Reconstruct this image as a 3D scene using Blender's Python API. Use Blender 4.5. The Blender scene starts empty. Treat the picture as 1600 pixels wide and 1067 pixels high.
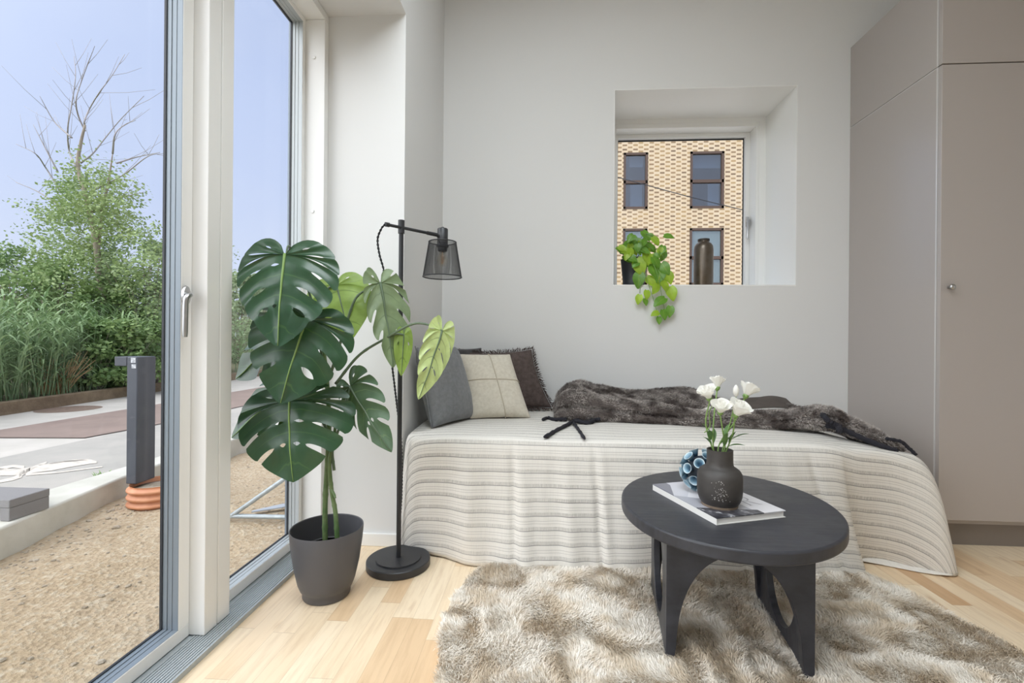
import bpy, bmesh, math, random
import numpy as np
from mathutils import Vector, Matrix, noise

# ---------------------------------------------------------------- camera, sky, light, exposure
C = bpy.context.scene.collection
sc = bpy.context.scene
F, CAMH, TH, RL = 725.0, 0.9, math.atan(46/725.0), 0.0085
_fw = Vector((-math.sin(TH), math.cos(TH), 0)); _ri = Vector((math.cos(TH), math.sin(TH), 0)); _up = Vector((0, 0, 1))
_r2 = _ri*math.cos(RL) + _up*math.sin(RL); _u2 = _up*math.cos(RL) - _ri*math.sin(RL)
cam_d = bpy.data.cameras.new('camera'); cam = bpy.data.objects.new('camera', cam_d); C.objects.link(cam)
cam_d.sensor_width = 36; cam_d.lens = 36*F/1600; cam_d.clip_start = .05; cam_d.clip_end = 300
mw = Matrix((( _r2.x, _u2.x, -_fw.x, 0), (_r2.y, _u2.y, -_fw.y, 0), (_r2.z, _u2.z, -_fw.z, CAMH), (0, 0, 0, 1)))
cam.matrix_world = mw
sc.camera = cam

def at(px, py, Y):
    """world point of the photograph's pixel at room depth Y"""
    d = _fw + _r2*((px-800)/F) + _u2*((533.5-py)/F)
    p = d*(Y/d.y); p.z += CAMH
    return p

sc.view_settings.view_transform = 'Standard'
sc.view_settings.look = 'None'
sc.view_settings.gamma = 1.0
sc.view_settings.use_curve_mapping = False
sc.view_settings.exposure = 0.0
try:
    sc.cycles.use_denoising = True
    sc.cycles.max_bounces = 10; sc.cycles.diffuse_bounces = 6; sc.cycles.transparent_max_bounces = 24
    sc.cycles.caustics_reflective = False; sc.cycles.caustics_refractive = False
    sc.cycles.sample_clamp_indirect = 6
except Exception:
    pass

def lin(c):
    r = []
    for v in c[:3]:
        v = v/255.0
        r.append(v/12.92 if v <= .04045 else ((v+.055)/1.055)**2.4)
    return (r[0], r[1], r[2], 1.0)

world = bpy.data.worlds.new('sky'); sc.world = world; world.use_nodes = True
nt = world.node_tree; nt.nodes.clear()
w_out = nt.nodes.new('ShaderNodeOutputWorld'); w_bg = nt.nodes.new('ShaderNodeBackground')
w_tc = nt.nodes.new('ShaderNodeTexCoord'); w_sep = nt.nodes.new('ShaderNodeSeparateXYZ')
w_ramp = nt.nodes.new('ShaderNodeValToRGB'); w_noise = nt.nodes.new('ShaderNodeTexNoise'); w_mix = nt.nodes.new('ShaderNodeMixRGB')
w_cr = nt.nodes.new('ShaderNodeValToRGB')
nt.links.new(w_tc.outputs['Generated'], w_sep.inputs[0]); nt.links.new(w_sep.outputs['Z'], w_ramp.inputs[0])
w_ramp.color_ramp.elements[0].position = 0.0; w_ramp.color_ramp.elements[0].color = lin((226, 234, 253))
w_ramp.color_ramp.elements[1].position = .75; w_ramp.color_ramp.elements[1].color = lin((188, 206, 248))
_e = w_ramp.color_ramp.elements.new(.25); _e.color = lin((205, 219, 252))
w_noise.inputs['Scale'].default_value = 2.2; w_noise.inputs['Detail'].default_value = 5
nt.links.new(w_tc.outputs['Generated'], w_noise.inputs['Vector'])
w_cr.color_ramp.elements[0].position = .45; w_cr.color_ramp.elements[0].color = (0, 0, 0, 1)
w_cr.color_ramp.elements[1].position = .75; w_cr.color_ramp.elements[1].color = (.55, .55, .55, 1)
nt.links.new(w_noise.outputs['Fac'], w_cr.inputs[0]); nt.links.new(w_cr.outputs[0], w_mix.inputs[0])
nt.links.new(w_ramp.outputs[0], w_mix.inputs[1]); w_mix.inputs[2].default_value = lin((224, 233, 254))
# bright haze round the veiled sun, high on the near side of the house, and a bright zenith
w_dot = nt.nodes.new('ShaderNodeVectorMath'); w_dot.operation = 'DOT_PRODUCT'; nt.links.new(w_tc.outputs['Generated'], w_dot.inputs[0])
w_dot.inputs[1].default_value = Vector((-.74, -.52, .52)).normalized()
def w_math(op, a, b):
    n = nt.nodes.new('ShaderNodeMath'); n.operation = op
    for i, v in enumerate((a, b)):
        if isinstance(v, (int, float)): n.inputs[i].default_value = v
        else: nt.links.new(v, n.inputs[i])
    return n.outputs[0]
SKY_LOBE, SKY_ZENITH = 4.7, 3.0
lobe = w_math('MULTIPLY', w_math('POWER', w_math('MAXIMUM', w_dot.outputs['Value'], 0.0), 4.5), SKY_LOBE)
zen = w_math('MULTIPLY', w_math('MAXIMUM', w_math('SUBTRACT', w_sep.outputs['Z'], .62), 0.0), SKY_ZENITH)
w_glow = nt.nodes.new('ShaderNodeMixRGB'); w_glow.blend_type = 'ADD'; w_glow.inputs[0].default_value = 1
w_gc = nt.nodes.new('ShaderNodeMixRGB'); w_gc.blend_type = 'MULTIPLY'; w_gc.inputs[0].default_value = 1; w_gc.inputs[1].default_value = (1, .985, .96, 1)
nt.links.new(w_math('ADD', lobe, zen), w_gc.inputs[2])
nt.links.new(w_mix.outputs[0], w_glow.inputs[1]); nt.links.new(w_gc.outputs[0], w_glow.inputs[2])
nt.links.new(w_glow.outputs[0], w_bg.inputs[0]); w_bg.inputs[1].default_value = 1.0
nt.links.new(w_bg.outputs[0], w_out.inputs[0])

def sun_light(name, direction, strength, angle, col):
    l = bpy.data.lights.new(name, 'SUN'); l.energy = strength; l.angle = angle; l.color = col
    o = bpy.data.objects.new(name, l); C.objects.link(o)
    o.rotation_euler = Vector(direction).to_track_quat('-Z', 'Y').to_euler(); o.location = (0, -4, 9)
    return o
def area_light(name, loc, aim, sx, sy, energy, col):
    l = bpy.data.lights.new(name, 'AREA'); l.shape = 'RECTANGLE'; l.size = sx; l.size_y = sy; l.energy = energy; l.color = col
    o = bpy.data.objects.new(name, l); C.objects.link(o); o.location = loc
    o.rotation_euler = (Vector(aim)-Vector(loc)).to_track_quat('-Z', 'Y').to_euler()
    return o
sun_light('veiled_sun', (.0, .75, -.95), 0.7, math.radians(25), (1, .97, .92))
area_light('unseen_fill_front', (-.1, .55, 3.04), (-.1, .55, 0), 1.5, 1.5, 61, (.87, .945, 1))  # unseen fill light added to brighten the room, no fixture here
area_light('unseen_fill_rear', (.5, -1.8, 3.04), (.5, -1.8, 0), 2.2, 1.6, 15, (.87, .945, 1))  # second unseen fill, added behind the camera

# ---------------------------------------------------------------- materials
def nodes_of(name):
    m = bpy.data.materials.new(name); m.use_nodes = True
    t = m.node_tree; t.nodes.clear()
    o = t.nodes.new('ShaderNodeOutputMaterial'); b = t.nodes.new('ShaderNodeBsdfPrincipled')
    t.links.new(b.outputs[0], o.inputs[0])
    return m, t, b, o
def N(t, kind, **kw):
    n = t.nodes.new('ShaderNode'+kind)
    for k, v in kw.items():
        if k in n.inputs: n.inputs[k].default_value = v
        else: setattr(n, k, v)
    return n
def L(t, a, b): t.links.new(a, b)
def math_n(t, op, a, b=None, c=None):
    n = t.nodes.new('ShaderNodeMath'); n.operation = op
    for i, v in enumerate((a, b, c)):
        if v is None: continue
        if isinstance(v, (int, float)): n.inputs[i].default_value = v
        else: t.links.new(v, n.inputs[i])
    return n.outputs[0]
def mixc(t, fac, a, b):
    n = t.nodes.new('ShaderNodeMixRGB')
    for i, v in enumerate((fac, a, b)):
        if isinstance(v, (int, float)): n.inputs[i].default_value = v
        elif isinstance(v, tuple): n.inputs[i].default_value = v
        else: t.links.new(v, n.inputs[i])
    return n.outputs[0]
def ramp(t, src, stops):
    n = t.nodes.new('ShaderNodeValToRGB'); cr = n.color_ramp
    while len(cr.elements) < len(stops): cr.elements.new(.5)
    for e, (p, c) in zip(cr.elements, stops): e.position = p; e.color = c
    t.links.new(src, n.inputs[0]); return n.outputs[0]
def bump(t, b, h, strength, dist):
    n = t.nodes.new('ShaderNodeBump'); n.inputs['Strength'].default_value = strength; n.inputs['Distance'].default_value = dist
    t.links.new(h, n.inputs['Height']); t.links.new(n.outputs[0], b.inputs['Normal'])
def vec(t, coord='Object', scale=(1, 1, 1)):
    tc = t.nodes.new('ShaderNodeTexCoord'); mp = t.nodes.new('ShaderNodeMapping'); mp.inputs['Scale'].default_value = scale
    t.links.new(tc.outputs[coord], mp.inputs[0]); return mp.outputs[0]
def noise_tex(t, v, scale, detail=3, rough=.5):
    n = t.nodes.new('ShaderNodeTexNoise'); n.inputs['Scale'].default_value = scale; n.inputs['Detail'].default_value = detail
    n.inputs['Roughness'].default_value = rough; t.links.new(v, n.inputs['Vector']); return n.outputs['Fac']
def grey(v): return (v, v, v, 1)

def plain(name, col, rough=.5, metal=0, var=None, bmp=None, coat=0, sheen=0, spec=None, translucent=0):
    """col sRGB; var=(scale, second colour); bmp=(scale, strength, distance)"""
    m, t, b, o = nodes_of(name)
    b.inputs['Base Color'].default_value = lin(col); b.inputs['Roughness'].default_value = rough; b.inputs['Metallic'].default_value = metal
    b.inputs['Coat Weight'].default_value = coat; b.inputs['Coat Roughness'].default_value = .35; b.inputs['Sheen Weight'].default_value = sheen
    if spec is not None: b.inputs['Specular IOR Level'].default_value = spec
    v = vec(t)
    if var:
        f = noise_tex(t, v, var[0], 4, .6)
        L(t, ramp(t, f, [(.35, lin(col)), (.65, lin(var[1]))]), b.inputs['Base Color'])
    if bmp:
        bump(t, b, noise_tex(t, v, bmp[0], 4, .6), bmp[1], bmp[2])
    if translucent:
        tr = N(t, 'BsdfTranslucent'); tr.inputs[0].default_value = lin(col)
        if var: L(t, b.inputs['Base Color'].links[0].from_socket, tr.inputs[0])
        mx = N(t, 'MixShader'); mx.inputs[0].default_value = translucent
        L(t, b.outputs[0], mx.inputs[1]); L(t, tr.outputs[0], mx.inputs[2]); L(t, mx.outputs[0], o.inputs[0])
    return m
def glass_mat(name, tint=(253, 254, 254), base=.012):
    m = bpy.data.materials.new(name); m.use_nodes = True; t = m.node_tree; t.nodes.clear()
    o = N(t, 'OutputMaterial'); tr = N(t, 'BsdfTransparent'); gl = N(t, 'BsdfGlossy'); gl.inputs['Roughness'].default_value = .01
    tr.inputs[0].default_value = lin(tint); fr = N(t, 'LayerWeight'); fr.inputs[0].default_value = .5
    mx = N(t, 'MixShader'); L(t, math_n(t, 'ADD', base, math_n(t, 'MULTIPLY', math_n(t, 'POWER', fr.outputs['Facing'], 4.0), .35)), mx.inputs[0]); L(t, tr.outputs[0], mx.inputs[1]); L(t, gl.outputs[0], mx.inputs[2])
    L(t, mx.outputs[0], o.inputs[0]); return m

MT = {}
MT['wall'] = plain('wall_paint', (222, 222, 221), .75, bmp=(220, .05, .002))
MT['white'] = plain('white_lacquer', (238, 238, 236), .35)
MT['gasket'] = plain('dark_gasket', (40, 44, 50), .5)
MT['alu'] = plain('grey_window_profile', (134, 144, 153), .4, metal=.3)
MT['alu_light'] = plain('light_grey_window_profile', (186, 192, 194), .4, metal=.2)
MT['steel'] = plain('brushed_steel', (190, 190, 190), .3, metal=1)
MT['galv'] = plain('galvanised_steel', (172, 180, 182), .5, metal=.4, var=(30, (150, 158, 162)))
MT['glass'] = glass_mat('window_glass')
MT['sill'] = plain('grey_threshold_profile', (172, 179, 182), .5)
MT['black_metal'] = plain('black_powder_coat', (46, 47, 50), .42, bmp=(400, .05, .001))
MT['bulb'] = glass_mat('bulb_glass', (252, 250, 245))
MT['filament'] = plain('filament', (206, 176, 150), .3, metal=1)
MT['cord'] = plain('braided_cord', (38, 38, 42), .8, bmp=(600, .3, .001))
MT['pot'] = plain('charcoal_plastic_pot', (84, 84, 88), .45, bmp=(150, .04, .002))
MT['pot_black'] = plain('black_plant_pot', (38, 40, 46), .5)
MT['earth'] = plain('potting_soil', (58, 46, 38), .95, var=(60, (84, 68, 54)), bmp=(90, .8, .01))
MT['stem'] = plain('monstera_stem', (84, 112, 66), .45, var=(25, (112, 132, 88)))
MT['petiole'] = plain('monstera_petiole', (92, 110, 84), .4)
MT['midrib'] = plain('monstera_midrib', (128, 158, 88), .4)
MT['wall_white'] = plain('white_wall_paint', (224, 224, 223), .75, bmp=(220, .05, .002))
MT['taupe'] = plain('taupe_melamine', (170, 162, 157), .28, coat=.8, bmp=(500, .03, .001))
MT['taupe_dark'] = plain('taupe_plinth', (126, 117, 110), .45)
MT['silver'] = plain('silver_edge', (214, 212, 210), .3, metal=.35)
MT['ceramic'] = plain('dark_stoneware', (68, 65, 63), .55, var=(9, (52, 48, 46)), bmp=(120, .15, .002))
MT['bronze'] = plain('aged_bronze_glaze', (112, 104, 96), .32, metal=.65, var=(7, (92, 80, 66)))
MT['ball'] = plain('dark_clay_ball', (38, 46, 56), .6)
MT['ballcup'] = plain('pale_blue_glazed_cup', (172, 194, 204), .4, var=(18, (120, 150, 168)))
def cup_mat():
    m, t, b, o = nodes_of('blue_glazed_cup_painted_shade'); s_ = N(t, 'SeparateXYZ'); L(t, vec(t), s_.inputs[0])
    L(t, ramp(t, math_n(t, 'MULTIPLY', s_.outputs['Z'], 50.0), [(.05, lin((52, 82, 106))), (.45, lin((104, 140, 160))), (.78, lin((150, 178, 192))), (.87, lin((206, 218, 222)))]), b.inputs['Base Color'])  # shade inside the glazed cups painted in: dark bowl, pale rim
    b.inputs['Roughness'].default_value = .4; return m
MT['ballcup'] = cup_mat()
MT['petal'] = plain('white_petal', (250, 249, 244), .55, translucent=.3)
MT['flowerstem'] = plain('flower_stem', (128, 160, 88), .5)
MT['flowerleaf'] = plain('flower_leaf', (118, 152, 92), .5, var=(20, (86, 122, 74)), translucent=.25)
MT['paper'] = plain('book_pages', (232, 230, 226), .8)
MT['grey_linen'] = plain('grey_linen', (128, 130, 133), .9, var=(55, (114, 116, 119)), bmp=(420, .4, .002), sheen=.2)
MT['beige_linen'] = plain('beige_linen', (214, 207, 192), .9, var=(70, (202, 194, 178)), bmp=(380, .5, .002), sheen=.2)
MT['brown_linen'] = plain('dark_brown_linen', (92, 80, 76), .95, var=(50, (74, 62, 58)), bmp=(260, .6, .003))
MT['black_velvet'] = plain('black_velvet', (50, 47, 47), .9, sheen=.5, bmp=(200, .3, .002))
MT['fringe'] = plain('frayed_brown_yarn', (74, 62, 58), 1.0)
MT['seam'] = plain('linen_seam', (190, 180, 162), .9)
MT['tassel'] = plain('black_wool_cord', (36, 35, 42), .95, bmp=(300, .8, .003))
MT['magpage'] = plain('brown_printed_page', (82, 72, 66), .6, var=(6, (62, 54, 48)))
MT['mattress'] = plain('mattress_ticking', (228, 228, 226), .9)
MT['bedwood'] = plain('bed_base', (150, 146, 142), .6)

def wood_floor():
    m, t, b, o = nodes_of('ash_parquet_floor')
    tc = N(t, 'TexCoord'); s = N(t, 'SeparateXYZ'); L(t, tc.outputs['Object'], s.inputs[0])
    xs = math_n(t, 'DIVIDE', s.outputs['X'], .068); col = math_n(t, 'FLOOR', xs)
    wn = N(t, 'TexWhiteNoise', noise_dimensions='1D'); L(t, col, wn.inputs['W'])
    ys = math_n(t, 'ADD', math_n(t, 'DIVIDE', s.outputs['Y'], .46), math_n(t, 'MULTIPLY', wn.outputs['Value'], 7.3)); row = math_n(t, 'FLOOR', ys)
    cb = N(t, 'CombineXYZ'); L(t, col, cb.inputs[0]); L(t, row, cb.inputs[1])
    w2 = N(t, 'TexWhiteNoise', noise_dimensions='2D'); L(t, cb.outputs[0], w2.inputs['Vector'])
    tone = w2.outputs['Value']
    base = ramp(t, tone, [(0, lin((236, 214, 182))), (.45, lin((242, 223, 194))), (.72, lin((231, 203, 166))), (.9, lin((220, 188, 150))), (1, lin((204, 166, 126)))])
    # grain, shifted per stave
    g = N(t, 'CombineXYZ'); L(t, math_n(t, 'ADD', math_n(t, 'MULTIPLY', s.outputs['X'], 1.0), math_n(t, 'MULTIPLY', tone, 13.0)), g.inputs[0])
    L(t, math_n(t, 'MULTIPLY', s.outputs['Y'], .085), g.inputs[1])
    gn = noise_tex(t, g.outputs[0], 55, 5, .62)
    big = N(t, 'CombineXYZ'); L(t, math_n(t, 'ADD', s.outputs['X'], math_n(t, 'MULTIPLY', tone, 5.0)), big.inputs[0]); L(t, math_n(t, 'MULTIPLY', s.outputs['Y'], .16), big.inputs[1])
    bn = noise_tex(t, big.outputs[0], 14, 3, .6)
    c1 = mixc(t, ramp(t, gn, [(.45, grey(0)), (.75, grey(.35))]), base, lin((176, 138, 96)))
    c2 = mixc(t, ramp(t, bn, [(.63, grey(0)), (.72, grey(.55))]), c1, lin((170, 128, 88)))
    fx = math_n(t, 'FRACT', xs); fy = math_n(t, 'FRACT', ys)
    gap = math_n(t, 'MAXIMUM', math_n(t, 'LESS_THAN', fx, .012), math_n(t, 'LESS_THAN', fy, .003))
    L(t, mixc(t, math_n(t, 'MULTIPLY', gap, .45), c2, lin((140, 104, 70))), b.inputs['Base Color'])
    b.inputs['Roughness'].default_value = .42; b.inputs['Coat Weight'].default_value = .08; b.inputs['Coat Roughness'].default_value = .3
    bump(t, b, gn, .06, .002)
    return m
MT['floor'] = wood_floor()

def spread_mat():
    """striped linen: V (metres across the cloth) carries the stripes, U runs along them"""
    m, t, b, o = nodes_of('striped_linen')
    uv = N(t, 'UVMap'); s = N(t, 'SeparateXYZ'); L(t, uv.outputs[0], s.inputs[0])
    U, V = s.outputs['X'], s.outputs['Y']
    wob = noise_tex(t, uv.outputs[0], 5, 2)
    Vw = math_n(t, 'ADD', V, math_n(t, 'MULTIPLY', math_n(t, 'SUBTRACT', wob, .5), .006))
    f = math_n(t, 'FRACT', math_n(t, 'DIVIDE', Vw, .054))
    line = math_n(t, 'LESS_THAN', f, .05)
    band = math_n(t, 'GREATER_THAN', f, .76)
    thin = math_n(t, 'LESS_THAN', math_n(t, 'ABSOLUTE', math_n(t, 'SUBTRACT', f, .36)), .022)
    thin2 = math_n(t, 'LESS_THAN', math_n(t, 'ABSOLUTE', math_n(t, 'SUBTRACT', f, .54)), .018)
    cu = N(t, 'CombineXYZ'); L(t, math_n(t, 'MULTIPLY', U, 420), cu.inputs[0]); L(t, math_n(t, 'MULTIPLY', V, 30), cu.inputs[1])
    hatch = ramp(t, noise_tex(t, cu.outputs[0], 1, 3, .7), [(.38, grey(.35)), (.6, grey(1))])
    cl = N(t, 'CombineXYZ'); L(t, math_n(t, 'MULTIPLY', U, 7), cl.inputs[0]); L(t, math_n(t, 'MULTIPLY', V, 300), cl.inputs[1])
    slub = ramp(t, noise_tex(t, cl.outputs[0], 1, 2), [(.35, grey(0)), (.7, grey(1))])
    cw = N(t, 'CombineXYZ'); L(t, math_n(t, 'MULTIPLY', U, 330), cw.inputs[0]); L(t, math_n(t, 'MULTIPLY', V, 12), cw.inputs[1])
    warp = ramp(t, noise_tex(t, cw.outputs[0], 1, 2), [(.45, grey(0)), (.7, grey(1))])
    patch = ramp(t, noise_tex(t, uv.outputs[0], 2.6, 2), [(.35, grey(.55)), (.65, grey(1))])
    base = mixc(t, math_n(t, 'MULTIPLY', slub, .3), lin((240, 236, 229)), lin((222, 217, 207)))
    base = mixc(t, math_n(t, 'MULTIPLY', warp, .14), base, lin((196, 190, 180)))
    fine = ramp(t, math_n(t, 'FRACT', math_n(t, 'MULTIPLY', f, 9.0)), [(.0, grey(1)), (.3, grey(0))])
    k = math_n(t, 'MULTIPLY', math_n(t, 'MULTIPLY', band, hatch), math_n(t, 'MULTIPLY', patch, .55))
    c = mixc(t, math_n(t, 'MULTIPLY', fine, .16), base, lin((150, 145, 140)))
    c = mixc(t, k, c, lin((140, 135, 128)))
    c = mixc(t, math_n(t, 'MULTIPLY', math_n(t, 'MULTIPLY', line, patch), .9), c, lin((90, 88, 87)))
    c = mixc(t, math_n(t, 'MULTIPLY', math_n(t, 'MAXIMUM', thin, thin2), .35), c, lin((136, 131, 125)))
    L(t, c, b.inputs['Base Color']); b.inputs['Roughness'].default_value = .9
    b.inputs['Sheen Weight'].default_value = .15
    wv = N(t, 'CombineXYZ'); L(t, math_n(t, 'MULTIPLY', U, 500), wv.inputs[0]); L(t, math_n(t, 'MULTIPLY', V, 500), wv.inputs[1])
    bump(t, b, math_n(t, 'ADD', noise_tex(t, wv.outputs[0], 1, 2), math_n(t, 'MULTIPLY', noise_tex(t, uv.outputs[0], 14, 3), 1.5)), .25, .004)
    tr = N(t, 'BsdfTranslucent'); L(t, c, tr.inputs[0]); mx = N(t, 'MixShader'); mx.inputs[0].default_value = .12
    L(t, b.outputs[0], mx.inputs[1]); L(t, tr.outputs[0], mx.inputs[2]); L(t, mx.outputs[0], o.inputs[0])
    return m
MT['spread'] = spread_mat()

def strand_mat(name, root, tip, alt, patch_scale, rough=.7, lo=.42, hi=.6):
    """pile strands: root to tip colour, patches of a second colour"""
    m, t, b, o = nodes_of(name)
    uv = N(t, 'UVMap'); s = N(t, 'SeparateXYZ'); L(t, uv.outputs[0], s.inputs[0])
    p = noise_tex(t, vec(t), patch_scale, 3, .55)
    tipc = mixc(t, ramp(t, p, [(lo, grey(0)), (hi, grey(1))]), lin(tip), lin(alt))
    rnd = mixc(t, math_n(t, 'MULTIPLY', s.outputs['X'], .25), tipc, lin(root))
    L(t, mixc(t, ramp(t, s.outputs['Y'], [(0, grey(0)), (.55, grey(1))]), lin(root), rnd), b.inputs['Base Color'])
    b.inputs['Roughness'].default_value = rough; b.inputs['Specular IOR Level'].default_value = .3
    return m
MT['pile'] = strand_mat('shaggy_rug_pile', (216, 203, 184), (253, 248, 239), (224, 209, 187), 11, .55)  # light and dark of the brushed nap painted as colour patches
MT['rugback'] = plain('rug_backing', (214, 202, 184), .95, var=(9, (198, 184, 162)))
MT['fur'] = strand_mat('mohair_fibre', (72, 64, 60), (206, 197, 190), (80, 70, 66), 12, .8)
MT['throw'] = plain('mohair_throw', (104, 94, 89), .95, var=(14, (72, 64, 60)), bmp=(60, .6, .006), sheen=.3)

def table_mat():
    m, t, b, o = nodes_of('black_stained_wood')
    v = vec(t, 'Object', (1, 1, 1)); n = noise_tex(t, vec(t, 'Object', (3, 26, 9)), 2.2, 6, .65); big = noise_tex(t, v, 5, 4, .65)
    wv = N(t, 'TexWave', wave_type='RINGS'); wv.inputs['Scale'].default_value = 5; wv.inputs['Distortion'].default_value = 5; wv.inputs['Detail'].default_value = 3
    L(t, vec(t, 'Object', (1, 3, 1)), wv.inputs['Vector'])
    c = ramp(t, n, [(.3, lin((36, 36, 40))), (.7, lin((56, 57, 63)))])
    c = mixc(t, math_n(t, 'MULTIPLY', wv.outputs['Fac'], .20), c, lin((66, 67, 74)))
    c = mixc(t, ramp(t, big, [(.5, grey(0)), (.75, grey(.4))]), c, lin((76, 77, 86)))
    L(t, c, b.inputs['Base Color']); b.inputs['Roughness'].default_value = .5
    L(t, ramp(t, big, [(.3, grey(.34)), (.7, grey(.55))]), b.inputs['Roughness'])
    bump(t, b, n, .15, .003); return m
MT['table'] = table_mat()

def leaf_mat(name, col, vein, back=None, trans=.10, rough=.30, coat=.2, glow=(150, 190, 60)):
    """leaf blade: UV x is the phase inside a lobe (0.5 on its side vein), y the distance from the midrib"""
    m, t, b, o = nodes_of(name)
    uv = N(t, 'UVMap'); s = N(t, 'SeparateXYZ'); L(t, uv.outputs[0], s.inputs[0])
    d = math_n(t, 'ABSOLUTE', math_n(t, 'SUBTRACT', s.outputs['X'], .5))
    v1 = math_n(t, 'LESS_THAN', d, math_n(t, 'MULTIPLY', math_n(t, 'SUBTRACT', 1.05, s.outputs['Y']), .035))
    n = noise_tex(t, vec(t), 16, 3, .6)
    c = mixc(t, ramp(t, n, [(.3, grey(0)), (.7, grey(1))]), lin(col), lin(tuple(min(255, x*1.18+4) for x in col)))
    c = mixc(t, math_n(t, 'MULTIPLY', v1, .55), c, lin(vein))
    L(t, c, b.inputs['Base Color']); b.inputs['Roughness'].default_value = rough; b.inputs['Coat Weight'].default_value = coat
    b.inputs['Coat Roughness'].default_value = .25
    tr = N(t, 'BsdfTranslucent'); L(t, mixc(t, .5, c, lin(glow)), tr.inputs[0])
    mx = N(t, 'MixShader'); mx.inputs[0].default_value = trans
    L(t, b.outputs[0], mx.inputs[1]); L(t, tr.outputs[0], mx.inputs[2]); L(t, mx.outputs[0], o.inputs[0])
    return m
MT['leaf_dark'] = leaf_mat('monstera_leaf_dark', (34, 66, 44), (70, 104, 58))
MT['leaf_under'] = leaf_mat('monstera_leaf_underside', (108, 124, 92), (88, 104, 76), trans=.08, rough=.5, coat=0)
MT['leaf_light'] = leaf_mat('monstera_leaf_backlit', (128, 152, 74), (96, 118, 54), trans=.25, rough=.45, coat=.05)  # lighter leaf copy, backlight put into its colour
MT['leaf_pale'] = leaf_mat('monstera_leaf_pale', (176, 192, 130), (112, 128, 84), trans=.12, rough=.45, coat=.05, glow=(190, 206, 110))  # paler leaf copy, also with the backlight in its colour
MT['leaf_mid'] = leaf_mat('monstera_leaf_mid', (66, 90, 68), (110, 136, 92), trans=.12, rough=.45, coat=.05)
MT['pothos'] = leaf_mat('pothos_leaf', (92, 138, 44), (150, 180, 70), trans=.3, rough=.4, coat=.1)
MT['pothos2'] = leaf_mat('pothos_leaf_yellow', (150, 180, 52), (180, 200, 90), trans=.35, rough=.4, coat=.1)
MT['foliage'] = plain('tree_foliage', (132, 156, 98), .6, var=(2.0, (172, 190, 130)), translucent=.25)
MT['foliage2'] = plain('bush_foliage', (104, 134, 78), .6, var=(2.0, (150, 174, 110)), translucent=.25)
MT['foliage3'] = plain('willow_foliage', (140, 160, 118), .6, var=(2.0, (180, 196, 152)), translucent=.25)
MT['reed'] = plain('reed_blades', (116, 146, 98), .55, var=(1.6, (164, 188, 136)), translucent=.25)
MT['bark'] = plain('pale_bark', (176, 164, 148), .9, var=(8, (150, 138, 122)))
MT['twig'] = plain('bare_twig', (164, 158, 156), .9)
MT['asphalt'] = plain('asphalt', (180, 175, 167), .95, var=(2.2, (166, 163, 156)), bmp=(140, .5, .006), spec=.15)
MT['concrete'] = plain('concrete_kerb', (204, 202, 192), .9, var=(5, (188, 186, 174)), bmp=(90, .3, .004))
MT['path'] = plain('pale_paving', (198, 192, 183), .9, var=(3, (185, 180, 170)), bmp=(120, .3, .003))
MT['redroad'] = plain('brown_asphalt_strip', (148, 129, 119), .9, var=(3, (136, 119, 110)), bmp=(140, .4, .004))
MT['edge_line'] = plain('dark_joint', (74, 65, 60), .9)
MT['roadpaint'] = plain('road_paint', (222, 212, 198), .85, var=(18, (190, 184, 174)), spec=.15)
MT['timber'] = plain('weathered_timber', (139, 122, 98), .9, var=(6, (116, 99, 78)), bmp=(40, .6, .01))
MT['verge'] = plain('verge_ground', (85, 93, 59), 1.0, var=(3, (101, 92, 65)))
MT['post'] = plain('slate_grey_post', (65, 68, 76), .55, var=(3, (76, 79, 87)), bmp=(60, .1, .003))
MT['pipe'] = plain('orange_pvc_pipe', (208, 148, 110), .5, var=(10, (190, 128, 92)))
MT['block'] = plain('grey_concrete_block', (131, 129, 129), .9, bmp=(80, .5, .004))
MT['iron'] = plain('rusty_iron', (137, 118, 104), .8, var=(20, (117, 98, 85)))
MT['plastic'] = plain('pale_blue_plastic', (160, 167, 177), .4)
MT['grass'] = plain('grass_tuft', (130, 170, 90), .7)
MT['brown_frame'] = plain('dark_brown_window_frame', (82, 64, 54), .6)
MT['pane_reflection'] = plain('slate_reflection', (118, 134, 158), .9)  # colour of the bluish reflections painted behind the far panes
MT['blind'] = plain('pale_blind', (200, 212, 206), .9)
MT['interior'] = plain('dark_room', (92, 84, 80), .9)

def soil_mat():
    m, t, b, o = nodes_of('sandy_gravel_soil')
    v = vec(t); n1 = noise_tex(t, v, 1.3, 5, .6); n2 = noise_tex(t, v, 34, 5, .7); vo = N(t, 'TexVoronoi'); vo.inputs['Scale'].default_value = 55; L(t, v, vo.inputs['Vector'])
    c = ramp(t, n1, [(.35, lin((184, 165, 138))), (.62, lin((167, 147, 118))), (.75, lin((154, 132, 103)))])
    c = mixc(t, ramp(t, n2, [(.5, grey(0)), (.68, grey(.7))]), c, lin((198, 188, 168)))
    c = mixc(t, ramp(t, n2, [(.3, grey(.6)), (.45, grey(0))]), c, lin((121, 102, 78)))
    L(t, c, b.inputs['Base Color']); b.inputs['Roughness'].default_value = 1
    bump(t, b, math_n(t, 'ADD', n2, math_n(t, 'MULTIPLY', vo.outputs['Distance'], .5)), .8, .02); return m
MT['soil'] = soil_mat()
MT['stone'] = plain('gravel_stones', (175, 164, 147), .95, var=(40, (138, 126, 108)))

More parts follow.
